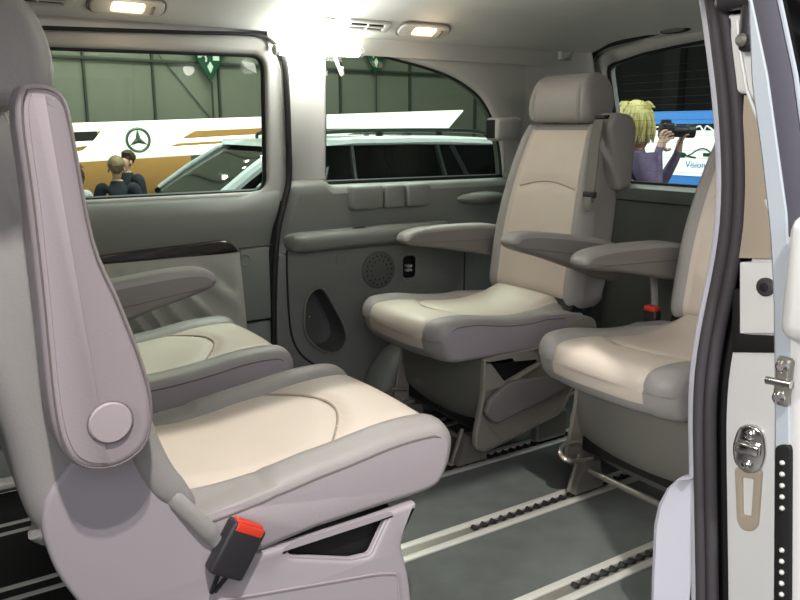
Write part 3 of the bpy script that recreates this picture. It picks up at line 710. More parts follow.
M['armup'] = mat('folded_armrest_grey', (158, 147, 151), 0.5, bump=0.2, scale=260)
M['armup2'] = mat('folded_armrest_pale', (174, 162, 165), 0.5, bump=0.2, scale=260)

def bool_cut(o, v, f, m_):
    me = bpy.data.meshes.new('cut'); me.from_pydata([tuple(p) for p in v], [], f); me.materials.append(m_)
    bm = bmesh.new(); bm.from_mesh(me); bmesh.ops.recalc_face_normals(bm, faces=bm.faces); bm.to_mesh(me); bm.free()
    c = bpy.data.objects.new('cut', me); C.objects.link(c)
    md = o.modifiers.new('b', 'BOOLEAN'); md.operation = 'DIFFERENCE'; md.object = c; md.solver = 'EXACT'; md.material_mode = 'TRANSFER'
    c.parent = o.parent
    bpy.context.view_layer.update()
    dg = bpy.context.evaluated_depsgraph_get(); n = bpy.data.meshes.new_from_object(o.evaluated_get(dg)); o.modifiers.clear()
    o.data = n; bpy.data.objects.remove(c)

def seat(loc, rz, label, arms, pod=None, front=False, cz=0.0, buckle=None):
    r = empty('captain_seat', loc, rz); tag(r, label, 'seat', 'captain seats in the van')
    def up(P): return [Vector((p[0], p[1] + cz * max(0, min(1, p[0] / 0.3)))) for p in P]
    cp = up(CUSHC)
    def cxf(x, y, z):
        e = max(0, min(1, (abs(y) - INS + 0.02) / 0.05)); lim = 0.492 - 0.03 * max(0, min(1, (0.2 - x) / 0.2))
        if x < 0.22 and z > lim: z = z + (lim + (z - lim) * 0.15 - z) * e
        if x > 0.30: x -= (0.006 if front else 0.040) * (abs(y) / HW) ** 3 * min(1, (x - 0.30) / 0.2)
        return (x, y, z)
    slab('cushion', cp, -HW, HW, 0.016, [M['leather'], M['cream'], M['sidefab']], r, YS, cush_extra, cush_mat, cxf, m=6)
    # seams: piping on both sides, arc across the insert
    cu = r.children[-1] if r.children else None
    for s in (-1, 1):
        mb = MB(); mb.tube([(cxf(x, HW, 0.45)[0], s * (HW - 0.0006), cxf(x, HW, ztop(cp, x))[2] - 0.0155) for x in [0.06 + 0.49 * k / 24 for k in range(25)]] + [(cxf(0.565, HW, 0.45)[0], s * (HW - 0.002), ztop(cp, 0.565) - 0.020), (cxf(0.575, HW, 0.45)[0], s * (HW - 0.006), ztop(cp, 0.575) - 0.03)], 0.0024, 6)
        mb.build('side_seam', M['seam'], r)
    mb = MB(); mb.tube([(xarc(INS * t), INS * t, ztop(cp, xarc(INS * t)) - 0.0050 + 0.004 * math.cos(t * PI / 2)) for t in [-1 + 2 * k / 20 for k in range(21)]], 0.0026, 5); mb.build('insert_seam', M['seamc'], r)
    slab('backrest', BACK, -HW + 0.004, HW - 0.004, 0.035, [M['leather'], M['cream']], r, YS, back_extra, back_mat, back_xf, m=6)
    mb = MB(); pts = []
    for k in range(21):
        t = -1 + 2 * k / 20; z = 0.868 + 0.026 * math.cos(t * PI / 2); x, y, z = back_xf(xfront(BACK, z), (INS + 0.008) * t, z); pts.append((x + 0.0005, y, z))
    pts = [(x - 0.006, y, z) for x, y, z in pts]; mb.tube(pts, 0.0026, 5); mb.build('back_seam', M['seamc'], r)
    h = slab('headrest', [p + Vector((0.035 if front else -0.012, 0.006 if front else 0.004)) for p in HEAD], -0.15, 0.15, 0.028, M['leather'], r, xf=lambda x, y, z: (x, y * (1 - 0.10 * max(0, (z - 1.15) / 0.1)), z), m=7,
             extra=lambda y, x, z: -0.006 * math.exp(-((abs(y) - 0.112) / 0.005) ** 2) * (1 if x > -0.1 else 0), ys=[q * t for q in (-1, 1) for t in (0.05, 0.09, 0.103, 0.107, 0.112, 0.117, 0.121)])
    for y in (-0.06, 0.06):
        mb = MB(); mb.tube([(-0.155, y, 1.06), (-0.15, y, 1.12)], 0.008, 10); mb.build('headrest_post', M['chrome'], r)
    for s, md, pt in arms: armrest(r, s, md, pt)
    # pedestal core
    if front:
        shell = rcorner([(-0.03, 0.655), (-0.086, 0.615), (-0.122, 0.568), (-0.130, 0.525), (-0.118, 0.455), (-0.088, 0.39), (-0.045, 0.30), (-0.01, 0.20), (0.01, 0.10), (0.01, 0.02), (0.47, 0.02), (0.490, 0.10), (0.494, 0.193), (0.487, 0.248), (0.470, 0.316), (0.505, 0.392), (0.40, 0.388), (0.246, 0.386), (0.172, 0.386), (0.11, 0.43), (0.055, 0.53), (0.03, 0.61)], [0.02, 0.03, 0.03, 0.03, 0.04, 0.04, 0.04, 0.04, 0.03, 0.03, 0.02, 0.02, 0.03, 0.02, 0.01, 0.006, 0, 0, 0.03, 0.05, 0.04, 0.03], 5)
        tri = rcorner([(0.446, 0.384), (0.405, 0.314), (0.365, 0.318), (0.244, 0.362), (0.236, 0.378), (0.262, 0.383)], 0.008, 4)
        core = [(0.0, 0.02), (-0.09, 0.42), (-0.1, 0.55), (0.0, 0.50), (0.05, 0.40), (0.46, 0.385), (0.44, 0.32), (0.46, 0.2), (0.44, 0.02)]
        ms = M['shell']
    else:
        shell = rcorner([(-0.03, 0.46), (-0.09, 0.44), (-0.10, 0.38), (0.0, 0.20), (0.06, 0.12), (0.38, 0.062), (0.425, 0.075), (0.432, 0.12), (0.402, 0.26), (0.400, 0.375), (0.10, 0.385), (0.04, 0.45)], [0.02, 0.03, 0.04, 0.05, 0.03, 0.02, 0.03, 0.03, 0.05, 0.006, 0.03, 0.03], 5)
        tri = rcorner([(0.384, 0.366), (0.200, 0.368), (0.165, 0.325), (0.312, 0.280)], 0.01, 4)
        core = [(0.02, 0.15), (-0.09, 0.42), (-0.1, 0.55), (0.0, 0.50), (0.05, 0.40), (0.40, 0.385), (0.38, 0.30), (0.38, 0.12)]
        ms = M['shell_shaded']
    slab('seat_frame', core, -HW + 0.022, HW - 0.022, 0.01, M['void'], r)
    for s in (-1, 1):
        a, b = sorted((s * (HW - 0.042), s * (HW + 0.002)))
        o = panel('side_shell', [tuple(p) for p in shell], [[tuple(p) for p in tri]], lambda u, v, w: (u, s * (HW + 0.002 + w), v), 0.018, 0.008, [ms], r, 4)
        mb = MB(); mb.tube([(p.x, s * (HW - 0.004), p.y) for p in tri], 0.0035, 6, closed=True); mb.build('opening_rim', ms, o)
        if not front:      # raised cover bar low on the side
            cb = rcorner([(0.385, 0.245), (0.405, 0.20), (0.36, 0.155), (0.06, 0.215), (0.03, 0.27), (0.30, 0.29)], 0.02, 4)
            slab('side_cover', cb, min(s * (HW - 0.005), s * (HW + 0.018)), max(s * (HW - 0.005), s * (HW + 0.018)), 0.008, M['leather_d'], o)
        else:
            mb = MB(); mb.tube(catmull([(0.03, s * (HW + 0.002), 0.345), (0.16, s * (HW + 0.003), 0.320), (0.33, s * (HW + 0.003), 0.290), (0.44, s * (HW + 0.003), 0.268), (0.462, s * (HW + 0.003), 0.235), (0.468, s * (HW + 0.003), 0.06)], 5, False), 0.0022, 6); mb.build('shell_crease', M['armup'], o)
    # front panel between the shells
    fp = [(0.395, 0.385), (0.40, 0.27), (0.375, 0.16), (0.30, 0.07)] if not front else [(0.46, 0.385), (0.44, 0.32), (0.455, 0.24), (0.455, 0.03)]
    fpc = catmull(fp, 6, False); mb = MB()
    mb.grid([[(p.x + 0.018 * (1 - (2 * j / 10 - 1) ** 2), (HW - 0.014) * (2 * j / 10 - 1), p.y) for j in range(11)] for p in fpc]); mb.build('front_panel', M['panel_d'], r)
    if not front:
        # feet, locking loop and release bar
        for s in (-1, 1):
            y = s * 0.175
            mb = MB()
            mb.add([(0.36, y - 0.016, 0.10), (0.42, y - 0.016, 0.11), (0.46, y - 0.016, 0.013), (0.34, y - 0.016, 0.013), (0.36, y + 0.016, 0.10), (0.42, y + 0.016, 0.11), (0.46, y + 0.016, 0.013), (0.34, y + 0.016, 0.013)],
                   [(0, 1, 2, 3), (7, 6, 5, 4), (0, 4, 5, 1), (1, 5, 6, 2), (2, 6, 7, 3), (3, 7, 4, 0)])
            mb.tube([(0.472, y, 0.022), (0.43, y - 0.002, 0.13)], 0.007, 8)
            mb.build('foot', M['steel'], r)
            mb = MB(); mb.rbox((0.05, y, 0.066), (0.14, 0.04, 0.10), 0.01); mb.build('rear_foot', M['steel'], r)
        mb = MB(); mb.tube([(0.40, -0.175, 0.075), (0.40, 0.175, 0.075)], 0.010, 10); mb.build('cross_bar', M['steel'], r)
        for s in (-1,):
            y = s * 0.18
            lp = catmull([(0.40, y - 0.022, 0.150), (0.43, y - 0.026, 0.158), (0.475, y - 0.024, 0.155), (0.502, y - 0.004, 0.145), (0.495, y + 0.018, 0.132), (0.45, y + 0.026, 0.122), (0.40, y + 0.026, 0.118)], 5, False)
            mb = MB(); mb.tube(lp, 0.0075, 8); mb.build('release_handle', M['handle'], r)
    else:
        mb = MB(); mb.tube(catmull([(0.44, -0.17, 0.085), (0.52, -0.19, 0.055), (0.56, -0.20, 0.035), (0.56, -0.17, 0.03), (0.50, -0.15, 0.04)], 5, False), 0.008, 8); mb.build('release_handle', M['chrome'], r)
    if pod:
        a, b = sorted((pod * 0.172, pod * (HW + 0.012)))
        pd = slab('belt_pod', rcorner([(-0.088, 1.085), (-0.118, 1.128), (-0.20, 1.122), (-0.226, 1.08), (-0.216, 0.88), (-0.15, 0.87), (-0.125, 0.96)], 0.02, 4), a, b, 0.018, M['leather'], r)
        mb = MB(); mb.rbox((-0.104, pod * 0.206, 1.113), (0.03, 0.046, 0.012), 0.003); mb.build('belt_slot', M['black'], pd)
        bp_ = [(-0.088, pod * 0.206, 1.105), (-0.066, pod * 0.215, 1.03), (-0.04, pod * 0.232, 0.93), (-0.02, pod * 0.243, 0.84)]
        mb = MB(); mb.grid([[(x, y - 0.022, z), (x + 0.004, y - 0.02, z), (x + 0.004, y + 0.02, z), (x, y + 0.022, z)] for (x, y, z) in catmull(bp_, 6, False)]); mb.build('belt', M['belt'], r)
        mb = MB(); mb.rbox((-0.022, pod * 0.243, 0.865), (0.018, 0.048, 0.02), 0.004); mb.build('belt_tongue', M['darkplastic'], r)
        mb = MB(); mb.rbox((-0.012, pod * 0.245, 0.835), (0.005, 0.03, 0.045), 0.002); mb.build('tongue_blade', M['steel'], r)
        # lower belt loop behind the cushion
    if buckle:
        y = buckle * (HW + 0.02); R = Matrix.Rotation(math.radians(32), 3, 'Y')
        c = Vector((0.143, y, 0.420))
        b = MB(); b.rbox(c, (0.062, 0.03, 0.088), 0.006, R); bo = b.build('buckle', M['darkplastic'], r)
        b = MB(); b.rbox(c + R @ Vector((0, 0, 0.044)), (0.050, 0.018, 0.008), 0.003, R); b.rbox(c + R @ Vector((0.0, buckle * 0.013, 0.038)), (0.050, 0.006, 0.014), 0.002, R); b.build('red_button', M['red'], bo)
        b = MB()
        for dx in (-0.008, 0.010): b.tube([c + R @ Vector((dx, 0, -0.04)), Vector((0.105 + dx * 0.3, y - buckle * 0.008, 0.352))], 0.004, 6)
        b.build('buckle_strap', M['black'], bo)
        # padded collar and slack fabric between shell and cushion
        mb = MB(); mb.tube(catmull([(0.005, buckle * (HW - 0.004), 0.67), (0.02, buckle * (HW - 0.002), 0.61), (0.045, buckle * (HW - 0.002), 0.55), (0.085, buckle * (HW - 0.004), 0.50)], 6, False), [0.024] * 14 + [0.022, 0.019, 0.016, 0.012, 0.008], 12, flat=0.45, up=(1, 0, 0)); mb.build('collar', M['leather'], r)
        mb = MB(); mb.tube(catmull([(0.035, buckle * (HW - 0.012), 0.545), (0.065, buckle * (HW + 0.004), 0.510), (0.095, buckle * (HW + 0.012), 0.47), (0.118, buckle * (HW + 0.010), 0.432)], 5, False), [0.010] * 3 + [0.016] * 10 + [0.012] * 3, 10, flat=0.5); mb.build('belt_sleeve', M['leather'], r)
    return r

seat((0.25, 1.345, 0), 0, 'pale grey seat by the open door with folded up armrest, facing the rear', [(-1, 'up', 0), (1, 'up', 0)], None, True, 0.026, buckle=-1)
seat((0.25, 2.045, 0), 0, 'pale grey seat beside the pleated door pocket, armrest lowered', [(-1, 'down', 6)], None, True, 0.0)
seat((1.885, 2.045, 0), PI, 'grey and cream seat with shoulder belt, facing forward under the arched window', [(1, 'down', 8), (-1, 'down', 0)], 1, False, 0.0)
seat((2.055, 1.345, 0), PI, 'grey and cream seat half hidden by the door post', [(-1, 'down', 0), (1, 'down', 0)], 1, False, 0.0)
o = empty('belt_buckle', (2.05, 1.635, 0.50)); tag(o, 'small red belt buckle behind the cushion of the half hidden seat', 'belt buckle')
mb = MB(); mb.rbox((0, 0, -0.03), (0.03, 0.05, 0.05), 0.006); mb.build('body', M['darkplastic'], o)
mb = MB(); mb.rbox((-0.004, 0, 0.0), (0.03, 0.044, 0.018), 0.005); mb.build('button', M['red'], o)
o = empty('belt_stalk', (2.13, 1.70, 0.145)); tag(o, 'curved grey belt stalk between the two forward facing seats', 'belt stalk')
mb = MB(); mb.tube(catmull([(0.0, 0, -0.14), (0.02, 0, 0.1), (0.01, 0, 0.335), (-0.005, 0, 0.43), (-0.03, 0, 0.49)], 6, False), 0.012, 8); mb.build('stalk', M['leather'], o)

# ================================================================== THE HALL OUTSIDE
GZ = -0.62
mb = MB(); mb.box((6, 8, GZ - 0.45), (60, 50, 0.1)); struct(mb.build('floor.001', M['hallfloor'])).name = 'floor_hall'
mb = MB(); mb.box((4.5, 3.2, GZ - 0.21), (16, 9.5, 0.42)); o = mb.build('platform', M['hallfloor']); o.name = 'floor_platform'; struct(o)
wb = structs('wall_back')
mb = MB(); mb.box((8, 15.2, 3), (40, 0.3, 9)); mb.build('panels', M['hallwall'], wb)
mb = MB()
for x in (1.4, 3.095, 4.302, 5.565, 6.9, 8.236, 10.008, 11.868, 13.4): mb.box((x, 15.02, 3), (0.04, 0.08, 9))
mb.box((8, 15.0, 2.32), (40, 0.10, 0.045)); mb.build('seam', M['hallseam'], wb)
mb = MB(); mb.tube([(5.6, 15.0, 1.0), (4.3, 15.0, 2.6)], 0.01, 6); mb.build('cable', M['hallseam'], wb)
mb = MB(); mb.box((14.5, 6, 3), (0.3, 22, 9)); struct(mb.build('wall_right.001', mat('hall_dark', (24, 27, 26), 0.9))).name = 'wall_hall_end'
mb = MB()
for (y0, y1) in ((9.0, 10.2), (11.0, 11.4), (6.9, 7.1)): mb.box((14.2, (y0 + y1) / 2, 3), (0.2, y1 - y0, 9))
struct(mb.build('trim_10', mat('hall_dark_panel', (36, 40, 38), 0.9)))

# illuminated stand fascia, slightly tilted
sg = empty('stand_sign', (2.39, 12.5, 1.176)); sg.rotation_euler = (0, -0.0395, 0)
tag(sg, 'long white illuminated sign band with a round star emblem', 'sign')
def SG(x, z):  # place point to local of the tilted band
    dx, dz = x - 2.39, z - 1.176; return (dx * math.cos(0.0395) + dz * math.sin(0.0395), -dx * math.sin(0.0395) + dz * math.cos(0.0395))
outer = [SG(-0.2, 1.07), SG(2.393, 1.176), SG(9.60, 1.462), SG(9.25, 1.10), SG(7.2, 1.03), SG(5.336, 0.72), SG(4.175, 0.68), SG(2.444, 0.605), SG(-0.2, 0.5)]
hl = [SG(-0.1, 0.93), SG(2.382, 1.046), SG(2.81, 1.061), SG(2.683, 0.914), SG(2.37, 0.901), SG(-0.1, 0.80)]
hl2 = [SG(-0.1, 0.72), SG(2.406, 0.828), SG(2.621, 0.855), SG(2.514, 0.768), SG(2.4, 0.755), SG(-0.1, 0.66)]
hr = [SG(4.0, 0.955), SG(4.20, 1.060), SG(5.95, 1.135), SG(5.85, 1.02), SG(4.955, 0.985), SG(3.94, 0.93)]
hr2 = [SG(3.80, 0.83), SG(3.92, 0.868), SG(5.6, 0.945), SG(5.4, 0.885), SG(4.741, 0.855), SG(3.78, 0.81)]
panel('fascia', outer, [hl, hl2, hr, hr2], lambda u, v, w: (u, -w, v), 0.25, 0.02, M['band'], sg)
mb = MB(); cx, cz = SG(3.285, 0.925)
mb.tube([(cx + 0.172 * math.cos(a), -0.03, cz + 0.172 * math.sin(a)) for a in [2 * PI * k / 40 for k in range(40)]], 0.022, 8, closed=True); mb.build('emblem_ring', M['logo'], sg)
mb = MB()
for k in range(3):
    a = PI / 2 + k * 2 * PI / 3; d = Vector((math.cos(a), 0, math.sin(a))); p = Vector((-d.z, 0, d.x)); c = Vector((cx, -0.03, cz))
    mb.add([c + d * 0.165, c + p * 0.040 + d * 0.022, c - p * 0.040 + d * 0.022, c + Vector((0, -0.04, 0)), c + Vector((0, 0.03, 0))], [(0, 1, 3), (0, 3, 2), (0, 4, 1), (0, 2, 4), (1, 4, 3), (2, 3, 4)])
mb.build('emblem_star', M['logo'], sg, smooth=False)
mb = MB(); mb.box((2.9, 13.6, -0.25), (7.6, 0.15, 2.9)); o = mb.build('stand_wall', M['orange']); tag(o, 'ochre partition wall behind the white sign band', 'partition')
mb = MB(); mb.box((2.2, 13.5, 0.98), (1.4, 0.1, 0.2)); mb.build('dark_panel', M['void'], o)
mb = MB(); mb.box((0, 0, 0), (0.13, 0.1, 1.4)); o = mb.build('info_column', mat('column_grey', (96, 120, 122), 0.4)); o.location = (4.22, 12.6, 0.0); tag(o, 'narrow blue grey column under the sign band', 'column')
mb = MB(); mb.box((0, 0, 0.7), (0.24, 0.1, 1.4)); mb.box((0, -0.055, 1.27), (0.12, 0.01, 0.1), mi=1); o = mb.build('info_stand', [mat('stand_slate', (40, 48, 58), 0.5), M['shirt']]); o.location = (3.15, 10.2, -1.02); tag(o, 'small dark sign stand to the side of the suited men', 'sign stand')

# hanging exit signs
def exit_sign(x, z, lab, sc=1.0):
    e = empty('exit_sign', (x, 14.8, z)); tag(e, lab, 'sign', 'hanging exit signs')
    panel('board', [(-0.42 * sc, 0.35 * sc), (0.42 * sc, 0.35 * sc), (0.42 * sc, 0.30 * sc), (0, -0.42 * sc), (-0.42 * sc, 0.30 * sc)], [], lambda u, v, w: (u, -w, v), 0.05, 0.005, M['exitgreen'], e)
    mb = MB(); mb.ell((-0.10 * sc, -0.012, 0.235 * sc), (0.03 * sc, 0.01, 0.03 * sc), 10)
    for a, b in (((-0.11, 0.20), (-0.13, 0.09)), ((-0.13, 0.09), (-0.07, 0.02)), ((-0.13, 0.09), (-0.19, 0.03)), ((-0.19, 0.03), (-0.23, 0.04)), ((-0.07, 0.02), (-0.08, -0.05)), ((-0.11, 0.19), (-0.18, 0.15)), ((-0.11, 0.19), (-0.04, 0.14))):
        mb.tube([(a[0] * sc, -0.012, a[1] * sc), (b[0] * sc, -0.012, b[1] * sc)], 0.018 * sc, 6)
    mb.build('running_figure', M['exitwhite'], e)
    mb = MB(); mb.box((0.12 * sc, -0.008, 0.12 * sc), (0.12 * sc, 0.01, 0.28 * sc)); mb.build('doorway_mark', M['exitwhite'], e)
    mb = MB(); mb.add([(-0.06 * sc, -0.01, -0.13 * sc), (0.06 * sc, -0.01, -0.13 * sc), (0.0, -0.01, -0.26 * sc), (0.0, -0.01, -0.04 * sc)], [(0, 1, 2), (0, 3, 1)]); mb.build('arrow', M['exitwhite'], e, smooth=False)
    mb = MB(); mb.tube([(0.04, 0.06, -0.4 * sc), (0.04, 0.06, -2.6)], 0.02, 6); mb.build('post', M['hallseam'], e)
exit_sign(5.33, 2.38, 'green hanging exit sign seen through the door window')
exit_sign(9.0, 2.62, 'green hanging exit sign seen through the arched side window', 0.9)

# ---- parked car outside
def arc(cx_, cz_, r_, a0, a1, n): return [(cx_ + r_ * math.cos(math.radians(a0 + (a1 - a0) * k / n)), cz_ + r_ * math.sin(math.radians(a0 + (a1 - a0) * k / n))) for k in range(n + 1)]
car = empty('car', (0, 0, GZ)); car.rotation_euler = (0, 0, math.radians(-4)); car.location = (-0.15, 0.30, GZ); tag(car, 'silver white people carrier parked beyond the side windows', 'car')
zz = -GZ
bodyp = [(0.30, 0.25 ), (0.24, 0.55), (0.32, 0.75), (0.55, 0.88), (0.95, 0.97), (1.45, 1.06), (1.66, 1.15), (1.90, 1.28), (2.4, 1.30), (4.3, 1.30), (4.72, 1.28), (4.80, 0.9), (4.82, 0.5), (4.74, 0.25)] + arc(3.95, 0.28, 0.38, 0, 180, 10) + arc(1.0, 0.28, 0.38, 0, 180, 10)
ctap = lambda x, y, z: (x, 5.9 + (y - 5.9) * (1 - 0.10 * max(0, (0.5 - x) / 0.5) - 0.05 * max(0, (z - 1.25) / 0.1)), z)
slab('body', [Vector(p) for p in bodyp], 5.0, 6.8, 0.06, M['carwhite'], car, xf=ctap)
cab = [(1.62, 1.16), (1.90, 1.36), (2.15, 1.52), (2.30, 1.58), (2.5, 1.592), (4.2, 1.58), (4.45, 1.50), (4.66, 1.30), (4.6, 1.24)]
tum = lambda x, y, z: (x, 5.9 + (y - 5.9) * (1 - 0.17 * max(0, (z - 1.28) / 0.35)), z)
slab('glasshouse', [Vector(p) for p in cab], 5.03, 6.77, 0.03, M['carglass'], car, xf=tum)
roofp = [(2.20, 1.570), (2.40, 1.615), (2.8, 1.645), (3.6, 1.65), (4.2, 1.625), (4.5, 1.53), (4.45, 1.50), (4.2, 1.565), (3.3, 1.580), (2.5, 1.572)]
slab('roof', [Vector(p) for p in roofp], 5.0, 6.8, 0.05, M['carwhite'], car, xf=tum)
mb = MB()
def cs(x, z, s=-1): return tum(x, 5.9 + s * 0.875, z)
for s in (-1, 1):
    for pth, rr in (([cs(1.66, 1.20, s), cs(1.92, 1.385, s), cs(2.17, 1.54, s), cs(2.5, 1.605, s)], 0.045 if s < 0 else 0.022), ([cs(4.62, 1.30, s), cs(4.40, 1.56, s)], 0.06)):
        mb = MB(); mb.tube(pth, rr, 8); mb.build('pillar', M['carwhite'], car)
    mb = MB(); mb.tube([cs(2.4, 1.305, s), cs(3.4, 1.305, s), cs(4.6, 1.305, s)], 0.022, 6); mb.build('waist_strip', M['carwhite'], car)
    for (x0_, x1_) in ((2.74, 2.76), (3.545, 3.52), (3.76, 3.66)): mb = MB(); mb.tube([cs(x0_, 1.31, s), cs(x1_, 1.57, s)], 0.022, 6); mb.build('window_bar', M['cardark'], car)
for s in (-1, 1):
    mb = MB(); y = 5.9 + s * 0.66
    mb.tube(catmull([(2.5, y, 1.62), (2.58, y, 1.675), (3.2, y, 1.69), (3.9, y, 1.685), (4.1, y, 1.64)], 5, False), 0.017, 8)
    for x in (3.05, 3.6): mb.box((x, y, 1.66), (0.05, 0.02, 0.05))
    mb.build('roof_rail', M['cardark'], car)
for (x, y) in ((1.0, 5.1), (3.95, 5.1), (1.0, 6.7), (3.95, 6.7)):
    mb = MB(); mb.lathe([(0.20, -0.10), (0.31, -0.10), (0.33, -0.08), (0.33, 0.08), (0.31, 0.10), (0.20, 0.10)], (x, y, 0.33), (0, 1, 0), 28); w = mb.build('wheel', M['tyre'], car)
    mb = MB(); mb.lathe([(0.02, -0.09), (0.20, -0.085), (0.20, 0.085), (0.02, 0.09)], (x, y, 0.33), (0, 1, 0), 20); mb.build('rim', M['alu'], w)
for s in (-1, 1):
    mb = MB(); mb.ell((1.98, 5.9 + s * 1.02, 1.27), (0.07, 0.12, 0.075), 12); mb.build('wing_mirror', M['carwhite'], car)
mb = MB(); mb.ell((2.22, 5.75, 1.44), (0.03, 0.10, 0.05), 12); mb.build('rear_view_mirror', M['cardark'], car)

# ---- display board seen through the rear window
bd = empty('display_board', (7.5, 5.7, 0.0)); tag(bd, 'blue display board with a white car poster behind the rear window', 'display board')
mb = MB(); mb.rbox((0.03, 0, 0.52), (0.05, 2.6, 1.52), 0.01); mb.build('board', M['blue'], bd)
mb = MB(); mb.box((0, -0.16, 0.845), (0.012, 1.5, 0.54)); po = mb.build('poster', M['posterw'], bd)
mb = MB(); mb.box((-0.008, -0.16, 1.105), (0.012, 1.5, 0.07))
mb.build('dark_band', M['posterblack'], po)
mb = MB()      # white script on the dark band: plain pen strokes
rr = random.Random(3); y = 0.50
pts = []
while y > -0.8: pts.append((-0.017, y, 1.095 + 0.035 * rr.uniform(-1, 1))); y -= 0.035
mb.tube(catmull(pts, 4, False), 0.009, 5); mb.build('script_line', M['posterw'], po)
mb = MB(); car_l = catmull([(0.30, 0.80), (0.20, 0.83), (0.12, 0.87), (0.0, 0.905), (-0.12, 0.895), (-0.22, 0.85), (-0.36, 0.84), (-0.42, 0.80)], 5, False); car_l = [Vector((p[0] * 0.6 - 0.06, 0.80 + (p[1] - 0.80) * 0.8)) for p in car_l]
mb.tube([(-0.010, a - 0.16, b - 0.01) for a, b in car_l], 0.008, 5); mb.tube([(-0.010, a - 0.16, b - 0.01) for a, b in [(0.12, 0.80), (0.0, 0.785)]], 0.010, 5)
mb.box((-0.010, -0.36, 0.81), (0.006, 0.22, 0.04)); mb.ell((-0.010, 0.02, 0.80), (0.004, 0.06, 0.03), 12); mb.build('car_drawing', M['postergreen'], po)
def text(name, body, size, m_, parent, loc, rot):
    cu = bpy.data.curves.new(name, 'FONT'); cu.body = body; cu.size = size; cu.extrude = 0.002; cu.align_x = 'CENTER'; cu.materials.append(m_)
    tmp = bpy.data.objects.new('t', cu); C.objects.link(tmp); bpy.context.view_layer.update()
    me = bpy.data.meshes.new_from_object(tmp.evaluated_get(bpy.context.evaluated_depsgraph_get())); bpy.data.objects.remove(tmp)
    o = bpy.data.objects.new(name, me); C.objects.link(o); o.parent = parent; o.location = loc; o.rotation_euler = rot; return o
text('poster_words', 'Visions 5.', 0.105, M['posterblue'], po, (-0.010, -0.235, 0.665), (PI / 2, 0, -PI / 2))
for y in (-0.9, 0.9): mb = MB(); mb.box((0.03, y, -0.42), (0.06, 0.06, 0.42)); mb.build('leg', M['steel'], bd)

# ================================================================== PEOPLE
def skin_body(name, J, E, parent, mats, pick, sub=2):
    """J: name->(co, radius) ; E: edges by name; one continuous skinned mesh, material picked per face"""
    names = list(J); ix = {n: i for i, n in enumerate(names)}
    me = bpy.data.meshes.new(name); me.from_pydata([J[n][0] for n in names], [(ix[a], ix[b]) for a, b in E], [])
    o = bpy.data.objects.new(name, me); C.objects.link(o)
    md = o.modifiers.new('s', 'SKIN'); md.use_smooth_shade = True; md.branch_smoothing = 0.6
    for i, n in enumerate(names):
        r_ = J[n][1]; o.data.skin_vertices[0].data[i].radius = r_ if isinstance(r_, tuple) else (r_, r_)
        o.data.skin_vertices[0].data[i].use_root = (i == 0)
    ss = o.modifiers.new('u', 'SUBSURF'); ss.levels = sub; ss.render_levels = sub
    bpy.context.view_layer.update()
    me2 = bpy.data.meshes.new_from_object(o.evaluated_get(bpy.context.evaluated_depsgraph_get())); o.modifiers.clear(); o.data = me2
    me2.materials.clear()
    for m_ in mats: me2.materials.append(m_)
    pos = [Vector(J[n][0]) for n in names]
    for p in me2.polygons:
        c = p.center; k = min(range(len(names)), key=lambda i: (pos[i] - c).length - 0.3 * (J[names[i]][1] if not isinstance(J[names[i]][1], tuple) else J[names[i]][1][0])); p.material_index = pick(names[k], c); p.use_smooth = True
    if parent: o.parent = parent
    return o

